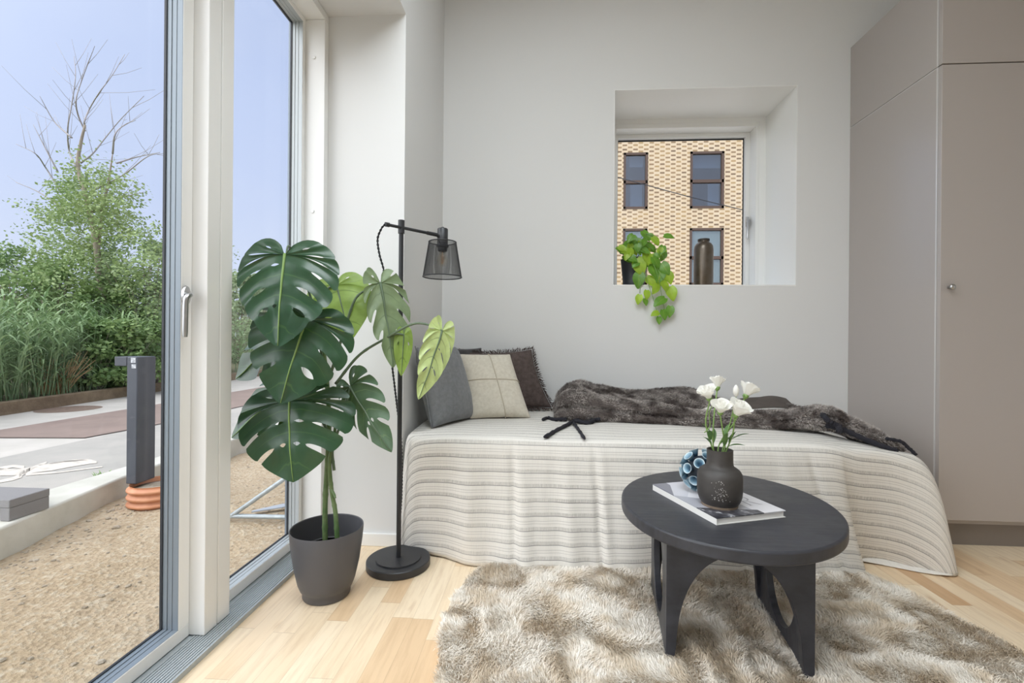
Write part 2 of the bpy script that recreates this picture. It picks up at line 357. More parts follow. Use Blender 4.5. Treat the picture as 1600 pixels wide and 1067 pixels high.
def brick_mat():
    m, t, b, o = nodes_of('yellow_brick_relief')
    tc = N(t, 'TexCoord'); s = N(t, 'SeparateXYZ'); L(t, tc.outputs['Object'], s.inputs[0])
    zr = math_n(t, 'DIVIDE', s.outputs['Z'], .0735); r = math_n(t, 'FLOOR', zr); fz = math_n(t, 'FRACT', zr)
    odd = math_n(t, 'MODULO', math_n(t, 'ABSOLUTE', r), 2.0)
    xr = math_n(t, 'ADD', math_n(t, 'DIVIDE', s.outputs['X'], .36), math_n(t, 'MULTIPLY', odd, .5)); fx = math_n(t, 'FRACT', xr); cx = math_n(t, 'FLOOR', xr)
    dash = math_n(t, 'MULTIPLY', math_n(t, 'LESS_THAN', fx, .42), math_n(t, 'MULTIPLY', math_n(t, 'GREATER_THAN', fz, .12), math_n(t, 'LESS_THAN', fz, .9)))
    cb = N(t, 'CombineXYZ'); L(t, cx, cb.inputs[0]); L(t, r, cb.inputs[1]); wn = N(t, 'TexWhiteNoise', noise_dimensions='2D'); L(t, cb.outputs[0], wn.inputs['Vector'])
    base = ramp(t, noise_tex(t, tc.outputs['Object'], 3, 5, .8), [(.3, lin((198, 176, 144))), (.7, lin((208, 192, 166)))])
    dc = ramp(t, wn.outputs['Value'], [(0, lin((120, 100, 80))), (.5, lin((144, 120, 92))), (1, lin((166, 140, 100)))])
    c = mixc(t, math_n(t, 'MULTIPLY', math_n(t, 'LESS_THAN', fz, .12), .3), base, lin((166, 144, 118)))
    L(t, mixc(t, dash, c, dc), b.inputs['Base Color']); b.inputs['Roughness'].default_value = .95
    return m
MT['brick'] = brick_mat()

def pane_mat(name, col):
    m = bpy.data.materials.new(name); m.use_nodes = True; t = m.node_tree; t.nodes.clear()
    o = N(t, 'OutputMaterial'); tr = N(t, 'BsdfTransparent'); tr.inputs[0].default_value = lin(col); gl = N(t, 'BsdfGlossy'); gl.inputs['Roughness'].default_value = .03
    mx = N(t, 'MixShader'); mx.inputs[0].default_value = .16; L(t, tr.outputs[0], mx.inputs[1]); L(t, gl.outputs[0], mx.inputs[2]); L(t, mx.outputs[0], o.inputs[0]); return m
MT['farpane'] = pane_mat('far_window_pane', (228, 232, 234))

def shade_rand(name, col): return plain(name, col, .5)

# ---------------------------------------------------------------- building helpers
rng = random.Random(7)
class MB:
    """collects shapes; build() links them as ONE mesh object"""
    def __init__(self): self.v = []; self.f = []; self.uv = []
    def add(self, vs, fs, uvs=None):
        o = len(self.v); self.v += [tuple(v) for v in vs]; self.f += [tuple(i+o for i in f) for f in fs]
        self.uv += (list(uvs) if uvs else [(0, 0)]*len(vs)); return self
    def box(self, a, b):
        (x0, y0, z0), (x1, y1, z1) = a, b
        return self.add([(x0,y0,z0),(x1,y0,z0),(x1,y1,z0),(x0,y1,z0),(x0,y0,z1),(x1,y0,z1),(x1,y1,z1),(x0,y1,z1)],
                        [(3,2,1,0),(4,5,6,7),(0,1,5,4),(1,2,6,5),(2,3,7,6),(3,0,4,7)])
    def quad(self, a, b, c, d): return self.add([a, b, c, d], [(0, 1, 2, 3)])
    def tube(self, pts, r, seg=10, cap=True, closed=False):
        pts = [Vector(p) for p in pts]; n = len(pts); rs = r if isinstance(r, (list, tuple)) else [r]*n
        vs = []; up = None
        for i, p in enumerate(pts):
            t = (pts[min(i+1, n-1)]-pts[max(i-1, 0)]) if not closed else (pts[(i+1) % n]-pts[i-1])
            t.normalize()
            if up is None: up = t.orthogonal().normalized()
            up = (up - t*up.dot(t)); up = up.normalized() if up.length > 1e-6 else t.orthogonal().normalized()
            w = t.cross(up)
            for k in range(seg):
                a = 2*math.pi*k/seg; vs.append(p + up*(math.cos(a)*rs[i]) + w*(math.sin(a)*rs[i]))
        fs = [(i*seg+k, i*seg+(k+1) % seg, (i+1)*seg+(k+1) % seg, (i+1)*seg+k) for i in range(n-1) for k in range(seg)]
        if closed: fs += [((n-1)*seg+k, (n-1)*seg+(k+1) % seg, (k+1) % seg, k) for k in range(seg)]
        elif cap: fs += [tuple(range(seg-1, -1, -1)), tuple((n-1)*seg+k for k in range(seg))]
        return self.add(vs, fs)
    def lathe(self, prof, c=(0, 0, 0), seg=48):
        vs = []; 
        for (r, z) in prof:
            for k in range(seg):
                a = 2*math.pi*k/seg; vs.append((c[0]+r*math.cos(a), c[1]+r*math.sin(a), c[2]+z))
        n = len(prof)
        fs = [(i*seg+k, i*seg+(k+1) % seg, (i+1)*seg+(k+1) % seg, (i+1)*seg+k) for i in range(n-1) for k in range(seg)]
        if prof[0][0] > 1e-5: fs.append(tuple(range(seg-1, -1, -1)))
        if prof[-1][0] > 1e-5: fs.append(tuple((n-1)*seg+k for k in range(seg)))
        return self.add(vs, fs)
    def prism(self, poly, z0, z1):
        n = len(poly); vs = [(x, y, z0) for x, y in poly]+[(x, y, z1) for x, y in poly]
        return self.add(vs, [tuple(range(n-1, -1, -1)), tuple(range(n, 2*n))]+[(i, (i+1) % n, n+(i+1) % n, n+i) for i in range(n)])
    def ball(self, c, r, seg=16, sz=1.0):
        return self.lathe([(max(r*math.sin(math.pi*i/seg), 1e-6), -r*sz*math.cos(math.pi*i/seg)) for i in range(seg+1)], c, seg)
    def build(self, name, m, parent=None, smooth=None, bevel=0, solid=0, subsurf=0, merge=0):
        me = bpy.data.meshes.new(name); me.from_pydata(self.v, [], self.f)
        uvl = me.uv_layers.new(name='UVMap')
        idx = np.zeros(len(me.loops), dtype=np.int32); me.loops.foreach_get('vertex_index', idx)
        uvl.data.foreach_set('uv', np.array(self.uv, dtype=np.float32)[idx].ravel())
        if merge:
            bm = bmesh.new(); bm.from_mesh(me); bmesh.ops.remove_doubles(bm, verts=bm.verts, dist=merge); bm.to_mesh(me); bm.free()
        bm = bmesh.new(); bm.from_mesh(me); 
        if smooth != 'leaf': bmesh.ops.recalc_face_normals(bm, faces=bm.faces)
        bm.to_mesh(me); bm.free()
        me.materials.append(MT[m] if isinstance(m, str) else m)
        o = bpy.data.objects.new(name, me); C.objects.link(o)
        if smooth:
            me.polygons.foreach_set('use_smooth', [True]*len(me.polygons))
            if isinstance(smooth, (int, float)) and smooth is not True:
                try: me.set_sharp_from_angle(angle=math.radians(smooth))
                except Exception: pass
        if solid:
            md = o.modifiers.new('solid', 'SOLIDIFY'); md.thickness = solid; md.offset = 0
        if bevel:
            md = o.modifiers.new('bevel', 'BEVEL'); md.width = bevel; md.segments = 3; md.limit_method = 'ANGLE'; md.angle_limit = math.radians(40); md.harden_normals = False
            me.polygons.foreach_set('use_smooth', [True]*len(me.polygons))
            try: me.set_sharp_from_angle(angle=math.radians(40))
            except Exception: pass
        if subsurf:
            md = o.modifiers.new('sub', 'SUBSURF'); md.levels = subsurf; md.render_levels = subsurf
        if parent is not None:
            o.parent = parent; o.matrix_parent_inverse = parent_inv(parent)
        return o
def parent_inv(p):
    m = Matrix.LocRotScale(p.location, p.rotation_euler, p.scale)
    return m.inverted()      # parts are modelled in world coordinates
def tag(o, label, cat, group=None, kind=None):
    o['label'] = label; o['category'] = cat
    if group: o['group'] = group
    if kind: o['kind'] = kind
    return o
def thing(name, loc, label, cat, group=None):
    o = bpy.data.objects.new(name, None); o.location = loc; o.empty_display_size = .05; C.objects.link(o)
    return tag(o, label, cat, group)
def struct(o, label=None):
    o['kind'] = 'structure'
    if label: o['label'] = label
    return o
def catmull(pts, n):
    pts = [Vector(p) for p in pts]; out = []
    P = [pts[0]*2-pts[1]]+pts+[pts[-1]*2-pts[-2]]
    for i in range(1, len(P)-2):
        for k in range(n):
            t = k/n; a, b, c, d = P[i-1], P[i], P[i+1], P[i+2]
            out.append(.5*((2*b)+(c-a)*t+(2*a-5*b+4*c-d)*t*t+(3*b-a-3*c+d)*t**3))
    out.append(pts[-1]); return out
def interp(x, xs, ys):
    """smooth interpolation of vectors/numbers"""
    if x <= xs[0]: return ys[0]
    for i in range(len(xs)-1):
        if x <= xs[i+1]:
            t = (x-xs[i])/(xs[i+1]-xs[i]); t = t*t*(3-2*t)*.5+t*.5
            return ys[i]*(1-t)+ys[i+1]*t
    return ys[-1]
def strands(name, P, Nn, D, length, width, mat, parent, seed=1, curl=.35):
    """P roots, Nn pile normals, D lean vectors (n,3): curved tapering ribbons as one mesh; UV = (random, along)"""
    r = np.random.default_rng(seed); n = len(P)
    side = np.cross(D+r.normal(0, .9, (n, 3)), Nn); side /= np.linalg.norm(side, axis=1, keepdims=True)+1e-9
    ln = (length*(.65+.6*r.random(n)))[:, None]
    d1 = Nn*.75+D*.6+r.normal(0, .22, (n, 3)); d1 /= np.linalg.norm(d1, axis=1, keepdims=True)
    d2 = Nn*.3+D*1.1+r.normal(0, curl, (n, 3)); d2 /= np.linalg.norm(d2, axis=1, keepdims=True)
    m = P+d1*ln*.55; tp = m+d2*ln*.5
    w = (width*(.7+.6*r.random(n)))[:, None]
    V = np.stack([P-side*w*.5, P+side*w*.5, m+side*w*.45, m-side*w*.45, tp], axis=1).reshape(-1, 3).astype(np.float32)
    base = np.arange(n, dtype=np.int32)[:, None]*5
    loops = np.concatenate([base+np.array([0, 1, 2, 3]), base+np.array([3, 2, 4])], axis=1).ravel().astype(np.int32)
    me = bpy.data.meshes.new(name); me.vertices.add(n*5); me.vertices.foreach_set('co', V.ravel())
    me.loops.add(n*7); me.loops.foreach_set('vertex_index', loops)
    me.polygons.add(n*2); st = np.stack([np.arange(n)*7, np.arange(n)*7+4], 1).ravel().astype(np.int32)
    me.polygons.foreach_set('loop_start', st)
    me.update(calc_edges=True); me.validate()
    uv = me.uv_layers.new(name='UVMap'); rv = r.random(n)
    u = np.zeros((n, 7, 2), np.float32); u[:, :, 0] = rv[:, None]; u[:, :, 1] = np.array([0, 0, .55, .55, .55, .55, 1])
    uv.data.foreach_set('uv', u.ravel())
    me.materials.append(MT[mat]); o = bpy.data.objects.new(name, me); C.objects.link(o); o['kind'] = 'stuff'
    if parent: o.parent = parent; o.matrix_parent_inverse = parent_inv(parent)
    return o
def vnoise(x, y, seed):
    """smooth 2-D value noise, numpy"""
    r = np.random.default_rng(seed); T = r.random((64, 64))
    xi = np.floor(x).astype(int); yi = np.floor(y).astype(int); fx = x-xi; fy = y-yi
    fx = fx*fx*(3-2*fx); fy = fy*fy*(3-2*fy)
    g = lambda a, b: T[a % 64, b % 64]
    return (g(xi, yi)*(1-fx)+g(xi+1, yi)*fx)*(1-fy)+(g(xi, yi+1)*(1-fx)+g(xi+1, yi+1)*fx)*fy

# ---------------------------------------------------------------- the room
CEIL = 3.1; YB = 2.785; XR = 3.3; YR = -3.6
struct(MB().box((-.95, YR, -.08), (XR, YB+.4, 0)).build('floor', 'floor'), 'pale ash parquet floor')
struct(MB().box((-1.35, YR-.1, CEIL), (XR+.1, YB+.6, CEIL+.15)).build('ceiling', 'wall'))
WX0, WX1, WZ0, WZ1 = .42, 1.468, 1.234, 2.397            # opening in the back wall
wb = MB()
wb.box((-.605, YB, 0), (WX0, 3.3, CEIL)); wb.box((WX1, YB, 0), (XR, 3.3, CEIL))
wb.box((WX0, YB, 0), (WX1, 3.3, WZ0)); wb.box((WX0, YB, WZ1), (WX1, 3.3, CEIL))
IX0, IX1, IZ0, IZ1 = .49, 1.402, 1.26, 2.334             # inner edge of the window lining
E_ = .012
wb.box((WX0, 3.157, WZ0), (IX0-E_, 3.3, WZ1)); wb.box((IX1+E_, 3.157, WZ0), (WX1, 3.3, WZ1)); wb.box((IX0-E_, 3.157, IZ1+E_), (IX1+E_, 3.3, WZ1)); wb.box((IX0-E_, 3.157, WZ0), (IX1+E_, 3.3, IZ0-E_))
struct(wb.build('wall_back', 'wall'), 'pale grey back wall with a deep window niche')
nl_ = MB(); q_ = .003  # added white skin puts the niche's brightness into colour; sill edge is real
nl_.box((WX0, YB-.0005, WZ0), (WX0+q_, 3.157, WZ1)); nl_.box((WX1-q_, YB-.0005, WZ0), (WX1, 3.157, WZ1)); nl_.box((WX0+q_, YB-.0005, WZ1-q_), (WX1-q_, 3.157, WZ1)); nl_.box((WX0+q_, YB-.0015, WZ0), (WX1-q_, 3.157, WZ0+.008))
nl_.box((WX0+q_, 3.154, WZ0+.008), (IX0-.02, 3.157, WZ1-q_)); nl_.box((IX1+.02, 3.154, WZ0+.008), (WX1-q_, 3.157, WZ1-q_)); nl_.box((IX0-.02, 3.154, IZ1+.03), (IX1+.02, 3.157, WZ1-q_))
struct(nl_.build('trim_5', 'white'), 'white lining added to lighten the deep window niche')
wl = MB(); wl.box((-1.12, 2.0, -.3), (-.605, 3.3, CEIL))
struct(wl.build('wall_left', 'wall_white'), 'white left wall with deep window reveal')
struct(MB().box((-1.12, YR, 2.33), (-.605, 2.0, CEIL)).build('wall_left', 'wall_white'), 'white lintel above the tall window')
struct(MB().box((-1.12, YR, -.3), (-.605, -1.25, 2.33)).build('wall_left', 'wall_white'))
struct(MB().box((XR, YR, 0), (XR+.15, YB, CEIL)).build('wall_right', 'wall'))
struct(MB().box((-1.3, YR-.15, 0), (XR+.15, YR, CEIL)).build('wall_rear', 'wall'))
struct(MB().box((-.93, 1.985, 0), (-.612, 2.0, .055)).box((-.62, 1.985, 0), (-.592, 2.785, .055)).build('baseboard_left', 'white', bevel=.003), 'white baseboard under the reveal')
struct(MB().box((-.59, 2.77, 0), (1.74, 2.785, .055)).build('baseboard_back', 'white', bevel=.003))
# lining of the tall window opening
tr = MB(); tr.box((-1.10, 1.963, .02), (-.951, 1.999, 2.295)); tr.box((-1.10, -1.25, 2.296), (-.951, 1.999, 2.329)); tr.box((-1.10, -1.25, .02), (-.951, -1.21, 2.296))
for z in (.36, 1.46, 2.13): tr.tube([(-1.0, 1.9625, z), (-1.0, 1.9595, z)], .008, 14)
struct(tr.build('trim_1', 'white', bevel=.002), 'white window lining with screw caps')
sl = MB(); sl.box((-1.125, -1.25, -.1), (-.942, 2.0, .016))
for i in range(9): sl.box((-.955-i*.0085, -1.25, .016), (-.950-i*.0085, 2.0, .019))
struct(sl.build('trim_2', 'sill', bevel=.001), 'grey ribbed threshold along the tall window')
cl = MB(); cl.box((-1.105, 1.316, .02), (-.99, 1.369, 2.30)); cl.box((-1.105, 1.374, .02), (-.99, 1.427, 2.30)); cl.box((-1.10, 1.368, .02), (-.996, 1.375, 2.30))
struct(cl.build('trim_3', 'white', bevel=.002), 'white double mullion between door and window')
cl = MB(); cl.box((-1.105, .24, .02), (-.99, .292, 2.30)); cl.box((-1.105, .19, .02), (-.99, .236, 2.30))
struct(cl.build('trim_4', 'white', bevel=.002))
def leaf_frame(name, y0, y1, label, handle=False):
    """glazed leaf in the left opening between y0 and y1"""
    z0, z1 = .02, 2.296; w = .022
    f = MB()
    f.box((-1.075, y0, z0), (-1.037, y1, z0+.038)); f.box((-1.075, y0, z1-.04), (-1.037, y1, z1))
    f.box((-1.075, y0, z0+.038), (-1.037, y0+.04, z1-.04)); f.box((-1.075, y1-.04, z0+.038), (-1.037, y1, z1-.04))
    if not handle:
        f = MB(); f.box((-1.075, y0, z0), (-1.037, y1, z0+.038)); f.box((-1.075, y0, z1-.022), (-1.037, y1, z1))
        f.box((-1.075, y0, z0+.038), (-1.037, y0+.022, z1-.022)); f.box((-1.075, y1-.022, z0+.038), (-1.037, y1, z1-.022))
    s = .04 if handle else .022
    root = struct(f.build(name, 'white', bevel=.0015), label)
    g = MB(); zz = z0+.038; t = z1-s
    col = 'alu' if handle else 'alu_light'
    # stepped grey glazing profile
    for k, (xa, xb, d) in enumerate(((-1.056, -1.0385, .0008), (-1.070, -1.056, .002), (-1.084, -1.070, .004))):
        g.box((xa, y0+s-.01, zz-.01), (xb, y0+s+d, t)); g.box((xa, y1-s-d, zz-.01), (xb, y1-s+.01, t))
        g.box((xa, y0+s, zz-.012), (xb, y1-s, zz+d)); g.box((xa, y0+s, t-d), (xb, y1-s, t+.01))
    g.build('glazing_profile', col, root, bevel=.001)
    k = MB(); d = .007
    k.box((-1.090, y0+s, zz), (-1.083, y0+s+d, t)); k.box((-1.090, y1-s-d, zz), (-1.083, y1-s, t)); k.box((-1.090, y0+s, zz), (-1.083, y1-s, zz+d)); k.box((-1.090, y0+s, t-d), (-1.083, y1-s, t))
    k.build('gasket', 'gasket', root)
    o2 = MB(); e = .015
    o2.box((-1.105, y0+.001, z0), (-1.0885, y0+e, z1)); o2.box((-1.105, y1-e, z0), (-1.0885, y1-.001, z1)); o2.box((-1.105, y0+e, z0), (-1.0885, y1-e, z0+.030)); o2.box((-1.105, y0+e, z1-e), (-1.0885, y1-e, z1))
    o2.build('outer_frame', 'alu', root)
    MB().box((-1.088, y0+s-.004, zz-.004), (-1.085, y1-s+.004, t+.004)).build('glass_pane', 'glass', root)
    if handle:
        h = MB(); hy = y1-.028
        h.lathe([(.0001, 0), (.024, 0), (.026, .004), (.024, .009), (.0001, .009)], (0, 0, 0), 24)
        h.v = [(-1.037+z, hy+x*.55, 1.026+y*1.1) for x, y, z in h.v]
        h.tube(catmull([(-1.03, hy, 1.028), (-1.018, hy-.002, 1.028), (-1.012, hy-.012, 1.026), (-1.012, hy-.024, 1.016), (-1.013, hy-.026, .99), (-1.014, hy-.026, .905)], 6), [.0075]*30+[.0065], 12)
        h.build('handle', 'steel', root, smooth=50)
    return root
leaf_frame('door_1', .296, 1.3145, 'glazed terrace door with white frame and steel lever handle', True)
leaf_frame('window_2', 1.4285, 1.962, 'tall fixed window beside the white mullion')
leaf_frame('window_3', -1.21, .188, None)  # unseen glazing, added to let more daylight in
# window in the niche
f = MB(); a, b = 3.16, 3.34
for (x0, x1, z0, z1) in ((IX0-.02, IX0, IZ0-.03, IZ1+.03), (IX1, IX1+.02, IZ0-.03, IZ1+.03), (IX0, IX1, IZ1, IZ1+.03), (IX0, IX1, IZ0-.03, IZ0)): f.box((x0, a-.006, z0), (x1, b, z1))
w1 = struct(f.build('window_1', 'white', bevel=.002), 'white framed window in the deep wall niche')
f = MB(); y0, y1 = 3.245, 3.30; s = .026
f.box((IX0, y0, IZ0), (IX0+s, y1, IZ1)); f.box((IX1-s, y0, IZ0), (IX1, y1, IZ1)); f.box((IX0+s, y0, IZ1-s), (IX1-s, y1, IZ1)); f.box((IX0+s, y0, IZ0), (IX1-s, y1, IZ0+s))
f.build('sash', 'white', w1, bevel=.002)
f = MB(); y0, y1 = 3.279, 3.283; q = s+.006
f.box((IX0+s, y0, IZ0+s), (IX0+q, y1, IZ1-s)); f.box((IX1-q, y0, IZ0+s), (IX1-s, y1, IZ1-s)); f.box((IX0+s, y0, IZ1-q-.004), (IX1-s, y1, IZ1-s)); f.box((IX0+s, y0, IZ0+s), (IX1-s, y1, IZ0+q))
f.build('gasket', 'gasket', w1)
MB().box((IX0+s, 3.284, IZ0+s), (IX1-s, 3.288, IZ1-s)).build('glass_pane', 'glass', w1)
h = MB(); h.box((1.372, 3.226, 1.69), (1.392, 3.236, 1.755)); h.tube([(1.382, 3.228, 1.722), (1.380, 3.20, 1.722), (1.372, 3.196, 1.716), (1.368, 3.196, 1.60)], .007, 10)
h.build('handle', 'steel', w1, smooth=50)

# ---------------------------------------------------------------- wardrobe: a tall cabinet and the box above it
XW, YW = 1.76, 2.176; ZS, ZT = 2.146, 2.605
t = thing('tall_cabinet', (2.35, 2.48, 0), 'tall taupe wardrobe cabinet with a small round knob, beside the bed', 'cabinet')
MB().box((XW, YW+.022, .10), (XW+.019, YB-.001, ZS-.003)).build('side_panel', 'taupe', t, bevel=.001)
MB().box((XW+.019, YW+.03, .10), (XW+1.2, YB-.001, ZS-.003)).build('body', 'taupe', t)
MB().box((XW-.0006, YW+.023, ZS-.0075), (XW+.004, YB-.001, ZS-.0032)).build('top_edge_strip', 'silver', t)
MB().box((XW, YW+.016, .10), (XW+.004, YW+.0225, ZS-.003)).build('edge_strip', 'silver', t)
d = MB().box((XW+.002, YW-.004, .126), (XW+.62, YW+.016, ZS-.003)).build('door', 'taupe', t, bevel=.0015)
k = MB(); k.lathe([(.0001, 0), (.006, 0), (.005, .012), (.012, .018), (.013, .024), (.009, .029), (.0001, .03)], (0, 0, 0), 20)
k.v = [(XW+.035+x, YW-.004-z, 1.155+y) for x, y, z in k.v]; k.build('knob', 'steel', d, smooth=60)
MB().box((XW+.623, YW-.004, .126), (XW+1.2, YW+.016, ZS-.003)).build('door', 'taupe', t, bevel=.0015)
MB().box((XW+.003, YW+.045, 0), (XW+1.2, YW+.06, .124)).build('plinth', 'taupe_dark', t)
t = thing('upper_cabinet', (2.35, 2.48, ZS), 'taupe top box cabinet standing on the tall wardrobe', 'cabinet')
MB().box((XW, YW+.022, ZS), (XW+.019, YB-.001, ZT)).build('side_panel', 'taupe', t, bevel=.001)
MB().box((XW+.019, YW+.03, ZS), (XW+1.2, YB-.001, ZT)).build('body', 'taupe', t)
MB().box((XW, YW+.016, ZS), (XW+.004, YW+.0225, ZT)).build('edge_strip', 'silver', t)
MB().box((XW+.002, YW-.004, ZS+.002), (XW+.62, YW+.016, ZT)).build('door', 'taupe', t, bevel=.0015)
MB().box((XW+.623, YW-.004, ZS+.002), (XW+1.2, YW+.016, ZT)).build('door', 'taupe', t, bevel=.0015)

# ---------------------------------------------------------------- bed and its striped cover
BT = .50
t = thing('bed', (.42, 2.34, 0), 'single bed hidden under the striped cover along the back wall', 'bed')
MB().box((-.55, 1.97, .10), (1.18, 2.74, .26)).build('bed_base', 'bedwood', t, bevel=.01)
MB().box((-.55, 1.97, .26), (1.18, 2.74, .47)).build('mattress', 'mattress', t, bevel=.03)
for x in (-.48, 1.10):
    for y in (2.02, 2.68): MB().tube([(x, y, 0), (x, y, .10)], .025, 16).build('leg', 'bedwood', t)

# (top-edge point, hem point, bulge exponent, top height) going from the back left corner round the front to the back right
keys = [((-.565, 2.755), (-.585, 2.760), 1.0, .50), ((-.575, 2.30), (-.590, 2.30), 1.0, .50), ((-.575, 2.06), (-.594, 2.05), 1.0, .495),
        ((-.555, 1.97), (-.600, 1.99), 1.1, .495), ((-.50, 1.925), (-.553, 1.962), 1.0, .50), ((-.38, 1.915), (-.41, 1.918), 1.0, .503),
        ((-.20, 1.915), (-.22, 1.862), 1.2, .503), ((-.05, 1.915), (-.06, 1.825), 1.2, .502), ((.15, 1.915), (.15, 1.845), 1.2, .50),
        ((.40, 1.915), (.40, 1.85), 1.2, .50), ((.70, 1.915), (.72, 1.86), 1.2, .50), ((.95, 1.915), (1.02, 1.875), 1.2, .50),
        ((1.10, 1.915), (1.205, 1.880), 1.1, .498), ((1.16, 1.92), (1.262, 1.905), 1.3, .495), ((1.20, 1.928), (1.30, 2.02), 1.5, .492), ((1.25, 1.935), (1.40, 2.03), 1.2, .485),
        ((1.34, 1.945), (1.50, 1.975), .5, .480), ((1.42, 1.98), (1.595, 1.92), .32, .470), ((1.455, 2.06), (1.635, 2.00), .30, .462),
        ((1.44, 2.20), (1.63, 2.20), .38, .45), ((1.44, 2.50), (1.62, 2.50), .38, .45), ((1.43, 2.755), (1.61, 2.75), .4, .45)]
arc = [0]
for i in range(1, len(keys)): arc.append(arc[-1]+(Vector(keys[i][1])-Vector(keys[i-1][1])).length)
def pathpt(idx, s):
    """Catmull-Rom through the keys at parameter s"""
    i = max(0, min(len(arc)-2, next((k for k in range(len(arc)-1) if s <= arc[k+1]), len(arc)-2)))
    t = (s-arc[i])/(arc[i+1]-arc[i]); g = lambda k: Vector(keys[max(0, min(len(keys)-1, k))][idx])
    a, b, c, d = g(i-1), g(i), g(i+1), g(i+2)
    return .5*((2*b)+(c-a)*t+(2*a-5*b+4*c-d)*t*t+(3*b-a-3*c+d)*t**3)
NS, NT, ND = 300, 14, 34
mb = MB(); rows = NT+1+ND
for i in range(NS+1):
    s = arc[-1]*i/NS; c = pathpt(0, s); h = pathpt(1, s)
    p = interp(s, arc, [k[2] for k in keys]); zt = interp(s, arc, [k[3] for k in keys])
    m = Vector((max(-.2, min(1.0, c.x)), 2.755))
    dn = (h-c); nrm = dn.normalized() if dn.length > .01 else Vector((0, -1))
    tang = pathpt(0, min(s+.01, arc[-1]))-pathpt(0, max(s-.01, 0)); out = Vector((tang.y, -tang.x)); out = out.normalized() if out.length > 1e-6 else nrm
    dV = max(0, -out.y); dU = out.x
    for j in range(NT+1):
        u = j/NT; q = m.lerp(c, u); z = BT+(zt-BT)*u**2
        z += .006*noise.noise(Vector((q.x*4, q.y*5, 1)))-.004*u**8
        mb.v.append((q.x, q.y, z)); mb.uv.append((q.x, 2.755-q.y))
    for j in range(1, ND+1):
        u = j/ND; s_ = max(0, u)
        R = .035; d = u*(zt-.006)
        e = min(1, d/R); lift = R*(1-math.sqrt(max(0, 1-(1-e)**2))) if False else 0
        hor = u**p
        q = c.lerp(h, hor)
        rnd = R*.55*(1-math.exp(-d/.02))
        q = q + out*min(rnd, .02)*(0 if s < arc[2] else 1)
        # soft vertical folds growing towards the hem
        fold = (.020*noise.noise(Vector((s*3.2, u*.5, 3)))+.010*noise.noise(Vector((s*9, u*.8, 8)))+.004*noise.noise(Vector((s*22, u*2.5, 5))))*u**.8
        X_ = c.x
        for (x0, w0, a0) in ((-.30, .05, .020), (-.115, .012, -.016), (-.08, .03, .012), (.10, .03, .012), (.215, .010, -.014), (.24, .02, .010), (.52, .05, .014), (.74, .012, -.014), (.78, .03, .012), (.95, .03, .014), (1.05, .012, -.016)):
            if c.y < 1.95: fold += a0*math.exp(-((X_-x0-.03*u)/w0)**2)*min(1, u*2.2)**.8
        if s < arc[3]: fold = min(0, fold)*.4
        q = q + out*fold
        z = zt-d
        if u > .9: z += .012*(u-.9)/.1*noise.noise(Vector((s*4, 0, 2)))
        q.x = max(q.x, -.602)
        mb.v.append((q.x, q.y, max(.004, z))); mb.uv.append((c.x+dU*d, 2.755-c.y+dV*d))
for i in range(NS):
    for j in range(rows-1):
        a = i*rows+j; mb.f.append((a, a+1, a+rows+1, a+rows))
spread = mb.build('bedspread', 'spread', smooth=True, solid=.004)
tag(spread, 'cream linen bedspread with thin grey stripes draped over the bed to the floor', 'bedspread')
# turned-up lining that trails on the floor at the right corner
mb = MB(); tip = [((1.30, 2.03), (1.285, 2.00)), ((1.40, 2.03), (1.385, 1.99)), ((1.50, 1.975), (1.49, 1.93)), ((1.57, 1.93), (1.585, 1.885)), ((1.60, 1.96), (1.655, 1.925)), ((1.60, 2.02), (1.64, 1.985))]
for k, (a, b) in enumerate(tip):
    a, b = Vector(a), Vector(b)
    for j in range(6):
        u = j/5; q = a.lerp(b, u); mb.v.append((q.x, q.y, .02-.014*u+.006*math.sin(k*1.7+u*2))); mb.uv.append((q.x*.5, .02+.0005*j))
for k in range(len(tip)-1):
    for j in range(5): a = k*6+j; mb.f.append((a, a+1, a+7, a+6))
mb.build('folded_hem', 'spread', spread, smooth=True, solid=.004, subsurf=1)

# ---------------------------------------------------------------- cushions
def cushion(name, BL, BR, TL, TR, thick, mat, label, bend=0.0, seed=0, pinch=.06):
    """pillow between four corner points; the face looks towards -Y side of the corners"""
    BL, BR, TL, TR = map(Vector, (BL, BR, TL, TR)); n = 22
    nrm = (BR-BL).cross(TL-BL).normalized()
    mb = MB(); mid = (BL+BR+TL+TR)/4
    def pt(u, v, sgn):
        # pull edges inwards between the corners
        uu = u+pinch*(.5-u)*2*(1-(2*v-1)**2)*.0; vv = v
        e = pinch
        uu = .5+(u-.5)*(1-e*(1-(2*v-1)**2)); vv = .5+(v-.5)*(1-e*(1-(2*u-1)**2))
        p = BL*(1-uu)*(1-vv)+BR*uu*(1-vv)+TL*(1-uu)*vv+TR*uu*vv
        prof = ((1-(2*u-1)**2)*(1-(2*v-1)**2))**.42
        wr = .006*noise.noise(Vector((u*5+seed, v*5, seed*3)))+.003*noise.noise(Vector((u*14+seed, v*9, sgn)))
        return p+nrm*(sgn*(thick*.5*prof+wr*min(1, prof*2)) + bend*(1-(2*u-1)**2))
    for sgn in (1, -1):
        o = len(mb.v)
        for j in range(n+1):
            for i in range(n+1): mb.v.append(tuple(pt(i/n, j/n, sgn))); mb.uv.append((i/n, j/n))
        for j in range(n):
            for i in range(n):
                a = o+j*(n+1)+i; mb.f.append((a, a+1, a+n+2, a+n+1))
    mid_b = (BL+BR)/2
    root = mb.build(name, mat, smooth=True, merge=.0005, subsurf=1)
    tag(root, label, 'cushion')
    return root, pt, nrm
